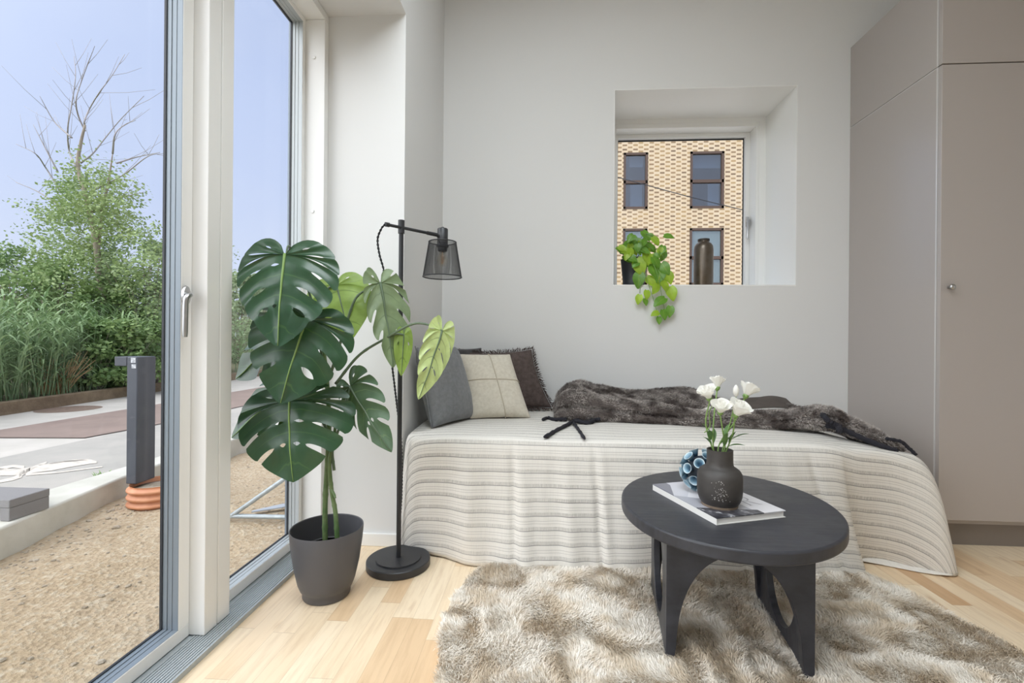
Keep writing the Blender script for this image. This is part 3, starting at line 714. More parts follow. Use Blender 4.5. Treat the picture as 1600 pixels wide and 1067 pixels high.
g, ptg, ng = cushion('cushion', (-.495, 2.09, .495), (-.345, 2.40, .495), (-.575, 2.085, .875), (-.45, 2.42, .875), .15, 'grey_linen',
        'plain mid grey cushion at the head of the bed, against the left wall', seed=2, pinch=.04)
mb = MB(); mb.tube([ptg(0, i/16, 0) for i in range(17)], .003, 6); mb.build('edge_seam', 'grey_linen', g, smooth=True)
b_, ptb, nb = cushion('cushion', (-.365, 2.345, .498), (-.045, 2.415, .498), (-.462, 2.475, .835), (-.17, 2.555, .835), .13, 'beige_linen',
        'beige linen cushion with cross-shaped seams, foremost on the bed', seed=5, pinch=.035)
mb = MB()
mb.tube([ptb(.58, i/24, 1)+nb*.001 for i in range(25)], .003, 6); mb.tube([ptb(i/24, .54, 1)+nb*.001 for i in range(25)], .003, 6)
mb.build('cross_seam', 'seam', b_, smooth=True)
br, ptr, nr = cushion('cushion', (-.33, 2.565, .50), (.075, 2.665, .515), (-.475, 2.655, .845), (-.052, 2.745, .862), .12, 'brown_linen',
        'dark brown cushion with frayed fringe, behind the beige one', seed=9, pinch=.11)
mb = MB(); rr = random.Random(3)
for e in range(4):
    for k in range(95):
        u = (k+rr.random())/95
        p = [ptr(u, 0, 0), ptr(1, u, 0), ptr(u, 1, 0), ptr(0, u, 0)][e]; q = ptr(.5, .5, 0); o_ = (p-q).normalized()
        o_ = (o_+Vector((rr.uniform(-.5, .5), rr.uniform(-.3, .3), rr.uniform(-.5, .5)))).normalized(); ln = rr.uniform(.014, .028)
        mb.tube([p-o_*.004, p+o_*ln*.6, p+o_*ln+Vector((0, 0, -.003))], [.0024, .002, .0008], 4)
mb.build('fringe', 'fringe', br)
bk, ptk, nk = cushion('cushion', (-.52, 2.44, .50), (-.33, 2.69, .50), (-.592, 2.462, .893), (-.352, 2.762, .868), .07, 'black_velvet',
        'black velvet cushion in the corner, almost hidden behind the others', seed=12, pinch=.1)

# ---------------------------------------------------------------- mohair throw along the back of the bed
st = [  # px, base y, roll top y, valley y, ridge y, front depth, ridge depth
    (866, 652, 640, 636, 632, 2.40, 2.58), (874, 656, 620, 617, 612, 2.38, 2.60), (890, 658, 612, 607, 600, 2.36, 2.60), (912, 658, 612, 606, 594, 2.34, 2.62),
    (945, 658, 618, 615, 600, 2.32, 2.66), (985, 659, 628, 626, 608, 2.30, 2.70), (1030, 661, 630, 634, 609, 2.28, 2.72), (1080, 663, 640, 645, 607, 2.26, 2.73),
    (1130, 665, 643, 648, 607, 2.24, 2.73), (1180, 667, 645, 648, 622, 2.22, 2.72), (1235, 668, 645, 642, 636, 2.20, 2.68), (1268, 668, 638, 634, 633, 2.18, 2.60),
    (1290, 669, 634, 632, 632, 2.16, 2.50), (1312, 672, 637, 634, 638, 2.12, 2.42), (1340, 680, 652, 650, 655, 2.09, 2.36), (1375, 692, 668, 667, 670, 2.06, 2.32), (1400, 700, 684, 682, 684, 2.05, 2.26), (1412, 705, 696, 696, 698, 2.05, 2.20)]
NSx = 190; NC = 60; mb = MB(); pxs = [a[0] for a in st]
for i in range(NSx+1):
    px = pxs[0]+(pxs[-1]-pxs[0])*i/NSx
    by, ry, vy, ky, yf, yk = [interp(px, pxs, [a[k] for a in st]) for k in range(1, 7)]
    w = yk-yf
    p0 = at(px, by, yf+.03); p1 = at(px, (by*.55+ry*.45), yf); p2 = at(px, ry, yf+.05)
    p3 = at(px, vy, yf+.40*w+.02); p4 = at(px, ky, yk); p5 = at(px, ky, yk); X = p1.x
    p3.z = min(p3.z, p4.z, ); 
    h_ = p2.z-p0.z; ck = .030*min(1, h_/.06)
    prof = [(yf+.10, p0.z), (yf+.02, p0.z), (yf-.006, p0.z+.22*h_), (yf+.004, p0.z+.42*h_), (yf+ck, p0.z+.50*h_), (yf+.002, p0.z+.62*h_), (yf+.018, p0.z+.88*h_), (yf+.06, p2.z), (yf+.10, p2.z-.006), (yf+.42*w+.02, min(p3.z, p2.z-.016)), (yk-.06, p4.z-.022), (yk, p4.z), (min(yk+.03, 2.775), p4.z-.035), (min(yk+.035, 2.778), p0.z+.01)]
    cv = catmull([(X, a, z) for a, z in prof], 6)
    cum = [0]
    for k in range(1, len(cv)): cum.append(cum[-1]+(cv[k]-cv[k-1]).length)
    for j in range(NC+1):
        L_ = cum[-1]*j/NC; k = next((q for q in range(1, len(cum)) if cum[q] >= L_), len(cum)-1)
        f_ = (L_-cum[k-1])/max(1e-6, cum[k]-cum[k-1]); q = cv[k-1].lerp(cv[k], f_)
        wn = .014*noise.noise(Vector((q.x*6+q.y*4, q.y*9, 4)))+.007*noise.noise(Vector((q.x*15, j*.17, 9)))
        amp = min(1, j/6)*min(1, (NC-j)/4)
        q = q+Vector((0, -.4*wn*amp, wn*amp)); q.y = min(q.y, 2.776)
        mb.v.append(tuple(q)); mb.uv.append((i/NSx, j/NC))
R_ = NC+1
for i in range(NSx):
    for j in range(NC): a = i*R_+j; mb.f.append((a, a+R_, a+R_+1, a+1))
for e in (0, NSx): mb.f.append(tuple(e*R_+j for j in range(R_)) if e else tuple(e*R_+j for j in range(R_-1, -1, -1)))
throw = mb.build('throw_blanket', 'throw', smooth=True)
tag(throw, 'dark brown-grey mohair throw bunched along the back of the bed', 'blanket')
V = np.array(mb.v); r_ = np.random.default_rng(5)
ii = r_.integers(0, NSx, 80000); jj = r_.integers(0, NC-4, 80000); a = ii*R_+jj; u = r_.random((80000, 1)); v = r_.random((80000, 1))
P = V[a]*(1-u)*(1-v)+V[a+R_]*u*(1-v)+V[a+1]*(1-u)*v+V[a+R_+1]*u*v
Nn = np.cross(V[a+R_]-V[a], V[a+1]-V[a]); Nn /= np.linalg.norm(Nn, axis=1, keepdims=True)+1e-9
Nn[(Nn[:, 2] < 0) & (jj > 22)] *= -1; Nn[(Nn[:, 1] > 0) & (jj <= 22)] *= -1
D = np.stack([np.full(80000, .5), vnoise(P[:, 0]*9, P[:, 1]*9, 4)-.5, -.2*np.ones(80000)], 1)
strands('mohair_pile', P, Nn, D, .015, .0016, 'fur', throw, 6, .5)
def tassel(pts, r, parent):
    mb = MB(); c = catmull(pts, 8); n = len(c)
    mb.tube([p+Vector((rng.uniform(-1, 1), rng.uniform(-1, 1), rng.uniform(-1, 1)))*.0012 for p in c], [r*(1+.12*math.sin(k*1.9)) for k in range(n-1)]+[r*.7], 9)
    return mb.build('tassel', 'tassel', parent, smooth=True)
def bedpt(px, py, lift=.008):
    d = at(px, py, 1.0)-Vector((0, 0, CAMH)); k = (BT+lift-CAMH)/d.z; return d*k+Vector((0, 0, CAMH))
tassel([bedpt(938, 655, .02), bedpt(905, 655, .012), bedpt(893, 660), bedpt(872, 671), bedpt(851, 683)], .0085, throw)
tassel([bedpt(886, 655, .012), bedpt(868, 655, .01), bedpt(855, 653), bedpt(848, 656)], .009, throw)
tassel([bedpt(896, 660, .01), bedpt(903, 670), bedpt(913, 685)], .007, throw)
tassel([bedpt(990, 655, .02), bedpt(940, 652, .02), bedpt(920, 660, .01), bedpt(895, 657, .012)], .010, throw)
a1 = at(1285, 648, 2.12); tassel([a1+Vector((.04, .08, .0)), at(1292, 655, 2.11), at(1302, 662, 2.09), at(1311, 666, 2.08), at(1311, 675, 2.05)], .012, throw)
tassel([at(1290, 664, 2.12), at(1320, 672, 2.08), at(1350, 686, 2.05), at(1378, 697, 2.02), at(1402, 705, 2.01)], .011, throw)
tassel([at(1385, 685, 2.04), at(1408, 690, 2.03), at(1420, 700, 2.03), at(1432, 711, 2.02)], .007, throw)

# open magazine lying on the throw
t = thing('open_magazine', (1.13, 2.5, .60), 'open magazine with brown printed pages lying on the throw', 'magazine')
mb = MB(); A = at(1092, 641, 2.42); B = at(1172, 640, 2.40); Cc = at(1250, 641, 2.46); D1 = at(1110, 634, 2.62); E1 = at(1187, 621, 2.60); F1 = at(1228, 623, 2.62)
def sheet(mb, quad, thick):
    a, b, c, d = quad; n = 10; vs = []
    for j in range(2):
        for i in range(n+1):
            u = i/n; lo = a.lerp(b, u); hi = d.lerp(c, u)
            for k in range(2):
                p = lo if k == 0 else hi
                vs.append(p+Vector((0, 0, .010*math.sin(math.pi*u)-thick*j)))
    fs = []
    for i in range(n):
        q = i*2; fs += [(q, q+2, q+3, q+1), (q+1+2*(n+1), q+3+2*(n+1), q+2+2*(n+1), q+2*(n+1)), (q, q+2*(n+1), q+2+2*(n+1), q+2), (q+1, q+3, q+3+2*(n+1), q+1+2*(n+1))]
    e = 2*n; fs += [(0, 1, 1+2*(n+1), 2*(n+1)), (e+1, e, e+2*(n+1), e+1+2*(n+1))]
    mb.add(vs, fs)
sheet(mb, (A, B, E1, D1), .006); sheet(mb, (B, Cc, F1, E1), .006); mb.build('page_block', 'paper', t, smooth=40)
mb = MB(); up_ = Vector((0, 0, .003)); lf = .06
sheet(mb, (A.lerp(B, .12)+up_, B+up_, E1+up_, D1.lerp(E1, .1)+up_), .001); sheet(mb, (B+up_, Cc.lerp(B, .03)+up_, F1+up_, E1+up_), .001); mb.build('printed_page', 'magpage', t, smooth=40)

# ---------------------------------------------------------------- rug
rugp = [(-.266, 1.206), (-.292, 1.351), (-.300, 1.511), (-.256, 1.742), (-.165, 1.855), (.0, 1.96), (.4, 2.03), (.85, 2.03), (1.13, 1.985), (1.245, 1.915), (1.296, 1.774), (1.35, 1.58), (1.40, 1.40), (1.44, 1.15), (1.43, .8), (1.33, .45), (1.1, .15), (.7, -.02), (.3, .05), (0, .3), (-.17, .65), (-.24, .95)]
loop = [Vector((x, y, 0)) for x, y in rugp]
ring = []
for i in range(len(loop)):
    a, b, c, d = loop[i-1], loop[i], loop[(i+1) % len(loop)], loop[(i+2) % len(loop)]
    for k in range(6):
        t_ = k/6; ring.append(.5*((2*b)+(c-a)*t_+(2*a-5*b+4*c-d)*t_*t_+(3*b-a-3*c+d)*t_**3))
poly = [(p.x, p.y) for p in ring]
rug = MB().prism(poly, .001, .012).build('rug', 'rugback')
tag(rug, 'large rounded shaggy rug in mottled beige under the coffee table', 'rug')
px_, py_ = np.array([p[0] for p in poly]), np.array([p[1] for p in poly])
def inside(X, Y):
    c = np.zeros(len(X), bool); j = len(px_)-1
    for i in range(len(px_)):
        k = ((py_[i] > Y) != (py_[j] > Y)) & (X < (px_[j]-px_[i])*(Y-py_[i])/(py_[j]-py_[i]+1e-12)+px_[i]); c ^= k; j = i
    return c
r_ = np.random.default_rng(2); n = 330000
X = r_.uniform(-.33, 1.47, n); Y = r_.uniform(.75, 2.05, n); k = inside(X, Y); X, Y = X[k], Y[k]
q1 = vnoise(X*8, Y*7, 11); q2 = vnoise(X*8+9, Y*8+3, 12); q3 = vnoise(X*13, Y*13, 13)
ang = q1*math.pi*3.2+q3*1.6; lean = .25+1.0*q2
D = np.stack([np.cos(ang)*lean, np.sin(ang)*lean, np.zeros(len(X))], 1); P = np.stack([X, Y, .011+.010*vnoise(X*7, Y*7, 21)], 1)
Nn = np.tile(np.array([0, 0, 1.0]), (len(X), 1))
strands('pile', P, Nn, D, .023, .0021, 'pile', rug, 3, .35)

# ---------------------------------------------------------------- coffee table
TZ = .400; TT = .036; cx, cy, ea, eb, eph = .584, 1.507, .364, .316, 1.176
t = thing('coffee_table', (.56, 1.49, .02), 'black stained oval coffee table with cut-out panel legs on the rug', 'table')
mb = MB(); el = [(cx+ea*math.cos(a)*math.cos(eph)-eb*math.sin(a)*math.sin(eph), cy+ea*math.cos(a)*math.sin(eph)+eb*math.sin(a)*math.cos(eph)) for a in [2*math.pi*i/96 for i in range(96)]]
mb.prism(el, TZ-TT, TZ).build('tabletop', 'table', t, bevel=.006)
FL = Vector((.355, 1.326, 0)); e1 = Vector((.370, -.058, 0)); e2 = Vector((.050, .389, 0)); TH_ = .026
def panel(name, origin, u, w, W, H, th, hole):
    """upright panel in plane (u, z), thickness along w, with an outline/hole; tessellated as a ring of quads"""
    u = u.normalized(); w = w.normalized(); mb = MB(); z0 = .016
    if hole == 'arch':
        n = 40; a0 = .022 # foot width
        outer = []; inner = []
        for i in range(n+1):
            a = math.pi*i/n; x = W/2-(W/2-a0-.006)*math.cos(a)*(1 if True else 1); z = z0+(H-.045-z0)*math.sin(a)**.8
            inner.append((x, z))
        inner[0] = (a0, z0); inner[-1] = (W-a0, z0)
        for (x, z) in inner: outer.append((x, H))
        # columns of quads between arch and top, plus the feet strips outside
        prof = [(0, z0), *[(x, z) for x, z in inner], (W, z0)]; top = [(0, H), *outer, (W, H)]
        top[1] = (a0, H); 
        for sgn, d in ((0, 0), (1, th)):
            pass
        m_ = len(prof); vs = []
        for d in (0, th):
            for (x, z) in prof: vs.append(origin+u*x+w*d+Vector((0, 0, z)))
            for (x, z) in top: vs.append(origin+u*x+w*d+Vector((0, 0, z)))
        fs = []
        for i in range(m_-1):
            fs.append((i, i+1, m_+i+1, m_+i)); o = 2*m_; fs.append((o+m_+i, o+m_+i+1, o+i+1, o+i)); fs.append((i+1, i, o+i, o+i+1)); fs.append((m_+i, m_+i+1, o+m_+i+1, o+m_+i))
        o = 2*m_; fs.append((0, m_, o+m_, o)); fs.append((m_-1, o+m_-1, o+2*m_-1, 2*m_-1))
        mb.add(vs, fs)
    else:
        n = 64; (hx, hz, ra, rb) = hole; ring_i = []; ring_o = []
        for i in range(n):
            a = 2*math.pi*i/n+math.pi/4; ca, sa = math.cos(a), math.sin(a); ring_i.append((hx+ra*ca, hz+rb*sa))
            k = 1/max(abs(ca), abs(sa)); x = W/2+W/2*ca*k; z = (H+z0)/2+(H-z0)/2*sa*k; ring_o.append((x, z))
        vs = []
        for d in (0, th):
            for (x, z) in ring_i+ring_o: vs.append(origin+u*x+w*d+Vector((0, 0, z)))
        fs = []; o = 2*n
        for i in range(n):
            j = (i+1) % n
            fs += [(i, j, n+j, n+i), (o+n+i, o+n+j, o+j, o+i), (j, i, o+i, o+j), (n+i, n+j, o+n+j, o+n+i)]
        mb.add(vs, fs)
    return mb.build(name, 'table', t, bevel=.0015)
HP = TZ-TT; W1 = e1.length; W2 = e2.length
panel('arched_leg_panel', FL, e1, e2, W1, HP, TH_, 'arch')
panel('arched_leg_panel', FL+e2-e2.normalized()*TH_, e1, e2, W1, HP, TH_, 'arch')
o1 = FL+e2.normalized()*TH_
panel('side_leg_panel', o1, e2, e1, W2-2*TH_, HP, TH_*.8, ((W2-2*TH_)/2, .185, .118, .135))
panel('side_leg_panel', o1+e1-e1.normalized()*TH_*.8, e2, e1, W2-2*TH_, HP, TH_*.8, ((W2-2*TH_)/2, .185, .118, .135))

# book on the table
ba = math.atan2(.077, .222); bu = Vector((math.cos(ba), math.sin(ba), 0)); bv = Vector((-math.sin(ba), math.cos(ba), 0)); bc = Vector((.5435, 1.493, TZ))
def bp(a, b, z): return bc+bu*a+bv*b+Vector((0, 0, z))
def bbox(mb, a0, a1, b0, b1, z0, z1):
    vs = [bp(a, b, z) for z in (z0, z1) for a, b in ((a0, b0), (a1, b0), (a1, b1), (a0, b1))]
    mb.add(vs, [(3,2,1,0),(4,5,6,7),(0,1,5,4),(1,2,6,5),(2,3,7,6),(3,0,4,7)], [((a-a0)/(a1-a0), (b-b0)/(b1-b0)) for z in (0, 1) for a, b in ((a0, b0), (a1, b0), (a1, b1), (a0, b1))])
def cover_mat():
    m, t_, b, o = nodes_of('art_book_cover')
    uv = N(t_, 'UVMap'); s = N(t_, 'SeparateXYZ'); L(t_, uv.outputs[0], s.inputs[0]); u, v = s.outputs['X'], s.outputs['Y']
    nz = noise_tex(t_, uv.outputs[0], 7, 5, .6)
    c = mixc(t_, math_n(t_, 'GREATER_THAN', math_n(t_, 'ADD', v, math_n(t_, 'MULTIPLY', u, -.9)), .42), lin((226, 224, 228)), lin((206, 205, 212)))
    wedge = math_n(t_, 'MULTIPLY', math_n(t_, 'GREATER_THAN', math_n(t_, 'SUBTRACT', v, math_n(t_, 'MULTIPLY', u, 1.4)), .62), math_n(t_, 'LESS_THAN', u, .22))
    c = mixc(t_, wedge, c, lin((128, 128, 138)))
    w2 = math_n(t_, 'MULTIPLY', math_n(t_, 'LESS_THAN', math_n(t_, 'ADD', math_n(t_, 'MULTIPLY', v, 1.0), math_n(t_, 'MULTIPLY', u, .55)), .62), math_n(t_, 'LESS_THAN', u, .62))
    c = mixc(t_, w2, c, lin((176, 176, 184)))
    dk = math_n(t_, 'MULTIPLY', math_n(t_, 'LESS_THAN', math_n(t_, 'ADD', v, math_n(t_, 'MULTIPLY', u, .28)), .27), math_n(t_, 'LESS_THAN', u, .68))
    dcol = ramp(t_, nz, [(.42, lin((52, 52, 58))), (.55, lin((96, 96, 102))), (.62, lin((206, 206, 210)))])
    c = mixc(t_, dk, c, dcol); L(t_, c, b.inputs['Base Color']); b.inputs['Roughness'].default_value = .35
    return m
MT['cover'] = cover_mat()
book = thing('art_book', tuple(bc), 'white and grey art book lying under the dark vase on the coffee table', 'book')
mb = MB(); bbox(mb, -.115, .113, -.1535, .1535, .0022, .0178); mb.build('page_block', 'paper', book)
mb = MB(); bbox(mb, -.1175, .1175, -.1565, .1565, .0178, .0202); mb.build('front_cover', 'cover', book)
mb = MB(); bbox(mb, -.1175, .1175, -.1565, .1565, .0004, .0022); bbox(mb, -.1175, -.115, -.1565, .1565, .0022, .0178); mb.build('back_cover', 'paper', book)
MT['ink'] = plain('cover_print', (176, 172, 178), .5)
mb = MB()
def stroke(pts, ws):
    n = len(pts); vs = []
    for i, (x, y) in enumerate(pts):
        x0, y0 = pts[max(0, i-1)]; x1, y1 = pts[min(n-1, i+1)]; l = math.hypot(x1-x0, y1-y0) or 1; nx, ny = -(y1-y0)/l, (x1-x0)/l; w = ws[i] if isinstance(ws, list) else ws
        vs += [bp(x+nx*w, y+ny*w, .0206), bp(x-nx*w, y-ny*w, .0206)]
    mb.add(vs, [(2*i, 2*i+1, 2*i+3, 2*i+2) for i in range(n-1)])
ox, oy, lh = .045, -.065, .075   # letters read from the spine side: R, and the O before it
circ = [(ox-.012+.030*math.cos(a), .008+.036*math.sin(a)) for a in [2*math.pi*i/40 for i in range(41)]]
stroke(circ, [.0008+.0030*abs(math.cos(2*math.pi*i/40)) for i in range(41)])
rx, ry = .052, -.098
stroke([(rx, ry), (rx, ry+.075)], .003); stroke([(rx-.007, ry), (rx+.007, ry)], .0007); stroke([(rx-.007, ry+.075), (rx+.01, ry+.075)], .0007)
bowl = [(rx, ry+.075)]+[(rx+.012+.020*math.sin(a), ry+.056+.019*math.cos(a)) for a in [math.pi*i/16 for i in range(17)]]+[(rx, ry+.037)]
stroke(bowl, [.0008]*3+[.0008+.0026*math.sin(math.pi*i/13) for i in range(13)]+[.0008]*3)
stroke([(rx+.012, ry+.037), (rx+.022, ry+.02), (rx+.032, ry+.003), (rx+.041, ry)], [.0012, .003, .003, .0008])
mb.build('cover_lettering', 'ink', book)

# stoneware vase
vc = (.533, 1.418, TZ+.0203)
vase = thing('stoneware_vase', vc, 'dark brown bottle-shaped stoneware vase on the art book', 'vase')
prof = [(.001, 0), (.047, 0), (.05, .003), (.0505, .006), (.057, .016), (.0615, .03), (.063, .05), (.063, .082), (.0615, .094), (.056, .104), (.047, .111), (.040, .1145), (.0375, .120), (.0365, .13), (.0362, .160), (.0365, .164), (.034, .1645), (.0325, .162), (.0325, .122), (.03, .11), (.001, .105)]
MB().lathe(prof, vc, 64).build('body', 'ceramic', vase, smooth=50)
MB().lathe([(.0475, -.0002), (.0505, -.0002), (.0512, .006), (.0505, .0065), (.05, .003)], vc, 48).build('foot_ring', plain('clay_foot', (128, 112, 96), .8), vase, smooth=60)
mb = MB()
for k in range(95):
    a = math.radians(rng.gauss(-108, 9)); z = rng.uniform(.028, .105); rr_ = .0633 if z < .085 else .0605-(z-.085)*.35; s_ = rng.uniform(.0004, .0011)
    c_ = Vector((vc[0]+rr_*math.cos(a), vc[1]+rr_*math.sin(a), vc[2]+z)); mb.ball(c_, s_, 4)
sp = mb.build('white_glaze_specks', plain('white_glaze', (206, 204, 200), .5), vase); sp['kind'] = 'stuff'

# lisianthus stems
def bloom(mb, c, axis, r, openness, seed):
    axis = axis.normalized(); x = axis.orthogonal().normalized(); y = axis.cross(x); rr = random.Random(seed)
    for layer in range(3):
        np_ = 5; rad = r*(1-.24*layer); op = openness*(1-.28*layer)
        for k in range(np_):
            a0 = 2*math.pi*(k+.5*layer)/np_+rr.uniform(-.2, .2); nu, nv = 8, 7; vs = []
            for j in range(nv+1):
                v = j/nv
                for i in range(nu+1):
                    u = i/nu-.5; a = a0+u*1.75*(.45+.55*v**.5)
                    wv = .10*math.sin(u*9+seed+k)*v**2
                    rd = .92*rad*(.16+(op+.15*op*v+wv)*math.sin(v*1.35)*.92); h = r*(1.75*v**.8-.40*v**3*op-.35*(2*u)**2*v)+rr.uniform(-.02, .02)*r
                    vs.append(c+x*(math.cos(a)*rd)+y*(math.sin(a)*rd)+axis*h)
            mb.add(vs, [(j*(nu+1)+i, j*(nu+1)+i+1, (j+1)*(nu+1)+i+1, (j+1)*(nu+1)+i) for j in range(nv) for i in range(nu)])
def slim_leaf(mb, base, direc, ln, wd, up=Vector((0, 0, 1))):
    direc = direc.normalized(); side = direc.cross(up).normalized(); nn = side.cross(direc); n = 8; vs = []
    for i in range(n+1):
        t_ = i/n; w = wd*math.sin(math.pi*min(1, t_*.93+.05))**.9; p = base+direc*(ln*t_)-up*(ln*.25*t_*t_)
        vs += [p-side*w+nn*w*.35, p, p+side*w+nn*w*.35]
    mb.add(vs, [q for i in range(n) for q in ((3*i, 3*i+1, 3*i+4, 3*i+3), (3*i+1, 3*i+2, 3*i+5, 3*i+4))])
vt = Vector((vc[0], vc[1], vc[2]))
flow = [ # bloom centre px, py, depth, radius, openness, label
    ((1107, 619), 1.40, .021, .85, 'white lisianthus with a curved stem, leftmost in the dark vase', (-.4, -.35, 1)),
    ((1121, 602), 1.47, .019, .8, 'white lisianthus standing highest in the dark vase', (.1, .1, 1)),
    ((1126, 641), 1.37, .020, .95, 'white lisianthus lowest and left of centre, facing the front of the dark vase', (-.1, -.5, 1)),
    ((1152, 645), 1.36, .024, .95, 'wide open white lisianthus at the front right of the dark vase', (.35, -.4, 1)),
    ((1167, 615), 1.44, .022, .85, 'white lisianthus furthest right in the dark vase', (.5, .1, 1))]
for k, ((px, py), Y, r, op, lab, ax) in enumerate(flow):
    c = at(px, py, Y); ax = Vector(ax).normalized(); base = vt+Vector((.012*math.cos(k*1.3), .012*math.sin(k*1.3), .110))
    rim = vt+Vector((.02*math.cos(2.6+k*1.3) if k else -.022, .015*math.sin(k*2), .168)); b0 = c-ax*r*.2
    t_ = thing('lisianthus_stem', tuple(base), lab, 'flower', None)
    mb = MB(); bloom(mb, c-ax*r*.55, ax, r*1.35, op, k+3); mb.build('bloom', 'petal', t_, smooth='leaf', subsurf=1)
    mid = (rim+b0)/2+Vector(((-.014 if k == 0 else .004*(k-2)), 0, .0))
    mb = MB(); mb.tube(catmull([base, rim, mid, b0-ax*.012], 6), .0021, 8)
    mb.tube([b0-ax*.014, b0-ax*.008, b0], [.0024, .0075, .009], 10)
    if k == 0: mb.tube(catmull([mid+Vector((-.004, 0, -.03)), mid+Vector((.012, .0, -.01)), mid+Vector((.010, 0, .03)), b0+Vector((.012, 0, -.02))], 5), .0014, 6)
    mb.build('stem', 'flowerstem', t_, smooth=True)
    mb = MB()
    for q in range(5):
        a = q*1.257; slim_leaf(mb, b0-ax*.010, ax*.7+Vector((math.cos(a), math.sin(a), 0))*.75, .016, .0028)
    mb.build('sepals', 'flowerleaf', t_, smooth='leaf')
    mb = MB()
    for q, (dx, dy, zz) in enumerate((((.7, -.5, .5), (-.6, -.4, .6), (.2, -.8, .9)), ((.9, .1, .4), (-.4, .3, 1.0)), ((-.8, -.3, .7), (.3, -.6, 1.1), (-.3, -.6, .5)), ((.9, -.4, .25), (.6, -.6, .7), (.2, -.5, 1.2)), ((1, .2, .35), (.8, -.2, .1), (.1, -.3, 1.3)))[k]) if False else []: pass
    for q, d in enumerate([((-.7, -.3, .9), (-.3, -.7, 1.2)), ((.2, .4, 1.3), (-.5, .2, .9)), ((-.2, -.8, 1.3), (.1, -.6, 1.6)), ((1, -.35, .45), (.35, -.6, 1.6), (.8, -.5, .8)), ((1, .1, .75), (.5, .2, 1.4))][k]):
        slim_leaf(mb, rim.lerp(mid, .12+.18*q), Vector(d), .05+.008*((k+q) % 3), .008)
    mb.build('leaves', 'flowerleaf', t_, smooth='leaf')
c = at(1150, 608+6, 1.42); t_ = thing('lisianthus_stem', tuple(vt+Vector((.004, .01, .11))), 'closed white lisianthus bud between the open flowers in the dark vase', 'flower')
mb = MB(); mb.lathe([(.0001, -.012), (.006, -.006), (.0085, .003), (.0075, .014), (.004, .021), (.0001, .025)], tuple(c), 14).build('bud', 'petal', t_, smooth=True)
MB().tube(catmull([vt+Vector((.004, .01, .11)), vt+Vector((.012, .008, .168)), (vt+Vector((.012, .008, .168))+c)/2+Vector((.004, 0, 0)), c-Vector((0, 0, .012))], 6), .0018, 8).build('stem', 'flowerstem', t_, smooth=True)

# ball with cup-shaped blossoms
dc = Vector(at(1097, 734, 1.545)); rb = .056; dc.z = TZ+.0202+.066
t_ = thing('decorative_ball', (dc.x, dc.y, TZ+.02), 'dark ball covered in pale blue cup shapes, behind the vase on the book', 'decorative ball')
MB().ball(dc, rb*.84, 24).build('core', 'ball', t_, smooth=True)
ncup = 32
proto = None
for k in range(ncup):
    z = 1-2*(k+.5)/ncup; ph = k*2.399963; dr = Vector((math.sqrt(1-z*z)*math.cos(ph), math.sqrt(1-z*z)*math.sin(ph), z))
    if proto is None:
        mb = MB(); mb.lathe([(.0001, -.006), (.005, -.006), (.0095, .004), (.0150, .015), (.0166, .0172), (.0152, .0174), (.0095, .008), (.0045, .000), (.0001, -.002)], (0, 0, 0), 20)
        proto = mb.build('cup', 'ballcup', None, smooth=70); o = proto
    else:
        o = proto.copy(); C.objects.link(o)
    o.parent = t_; o.matrix_parent_inverse = parent_inv(t_)
    o.matrix_basis = Matrix.Translation(dc+dr*(rb*.84+.0045)) @ dr.to_track_quat('Z', 'Y').to_matrix().to_4x4()

# ---------------------------------------------------------------- floor lamp
lx, ly = -.5635, 1.825
t_ = thing('floor_lamp', (lx, ly, 0), 'black metal floor lamp with perforated shade beside the bed', 'lamp')
MB().lathe([(.0001, 0), (.122, 0), (.125, .003), (.125, .026), (.122, .029), (.0001, .029)], (lx, ly, .001), 64).build('base', 'black_metal', t_, smooth=40)
MB().lathe([(.0001, .0285), (.088, .0285), (.089, .030), (.088, .034), (.0001, .034)], (lx, ly, .001), 64).build('base_plate', 'black_metal', t_, smooth=40)
MB().tube([(lx, ly, .03), (lx, ly, 1.372)], .0095, 20).build('pole', 'black_metal', t_, smooth=50)
MB().tube([(lx, ly, 1.328), (lx, ly, 1.381)], .0128, 24).build('joint_collar', 'black_metal', t_, smooth=50)
a0 = Vector((-.607, 1.775, 1.352)); a1 = Vector((-.440, 1.932, 1.346))
MB().tube([a0, a1], .0062, 14).tube([a0-Vector((.004, .004, 0)), a0+Vector((.008, .008, 0))], .009, 12).tube([a1-(a1-a0)*.22, a1-(a1-a0)*.02], .0078, 14).tube([a1-(a1-a0)*.04, a1+(a1-a0)*.02-Vector((0, 0, .006)), a1+(a1-a0)*.10-Vector((0, 0, .012))], .0058, 12).build('arm', 'black_metal', t_, smooth=50)
sx, sy, sz = -.4235, 1.952, 1.172
MB().lathe([(.0001, .212), (.006, .212), (.006, .206), (.020, .206), (.0225, .203), (.0225, .138), (.026, .136), (.026, .128), (.0205, .127), (.0205, .112), (.017, .108), (.0001, .108)], (sx, sy, sz), 36).build('socket', 'black_metal', t_, smooth=40)
shade = MB(); nseg, nh = 110, 50; r0, r1, hh = .082, .058, .148
for j in range(nh+1):
    r_j = r0+(r1-r0)*j/nh
    for k in range(nseg): a = 2*math.pi*(k+.5*(j % 2))/nseg; shade.v.append((sx+r_j*math.cos(a), sy+r_j*math.sin(a), sz+hh*j/nh)); shade.uv.append((0, 0))
for j in range(nh):
    for k in range(nseg): shade.f.append((j*nseg+k, j*nseg+(k+1) % nseg, (j+1)*nseg+(k+1) % nseg, (j+1)*nseg+k))
so = shade.build('lamp_shade', 'black_metal', t_)
md = so.modifiers.new('wire', 'WIREFRAME'); md.thickness = .0013; md.use_even_offset = False
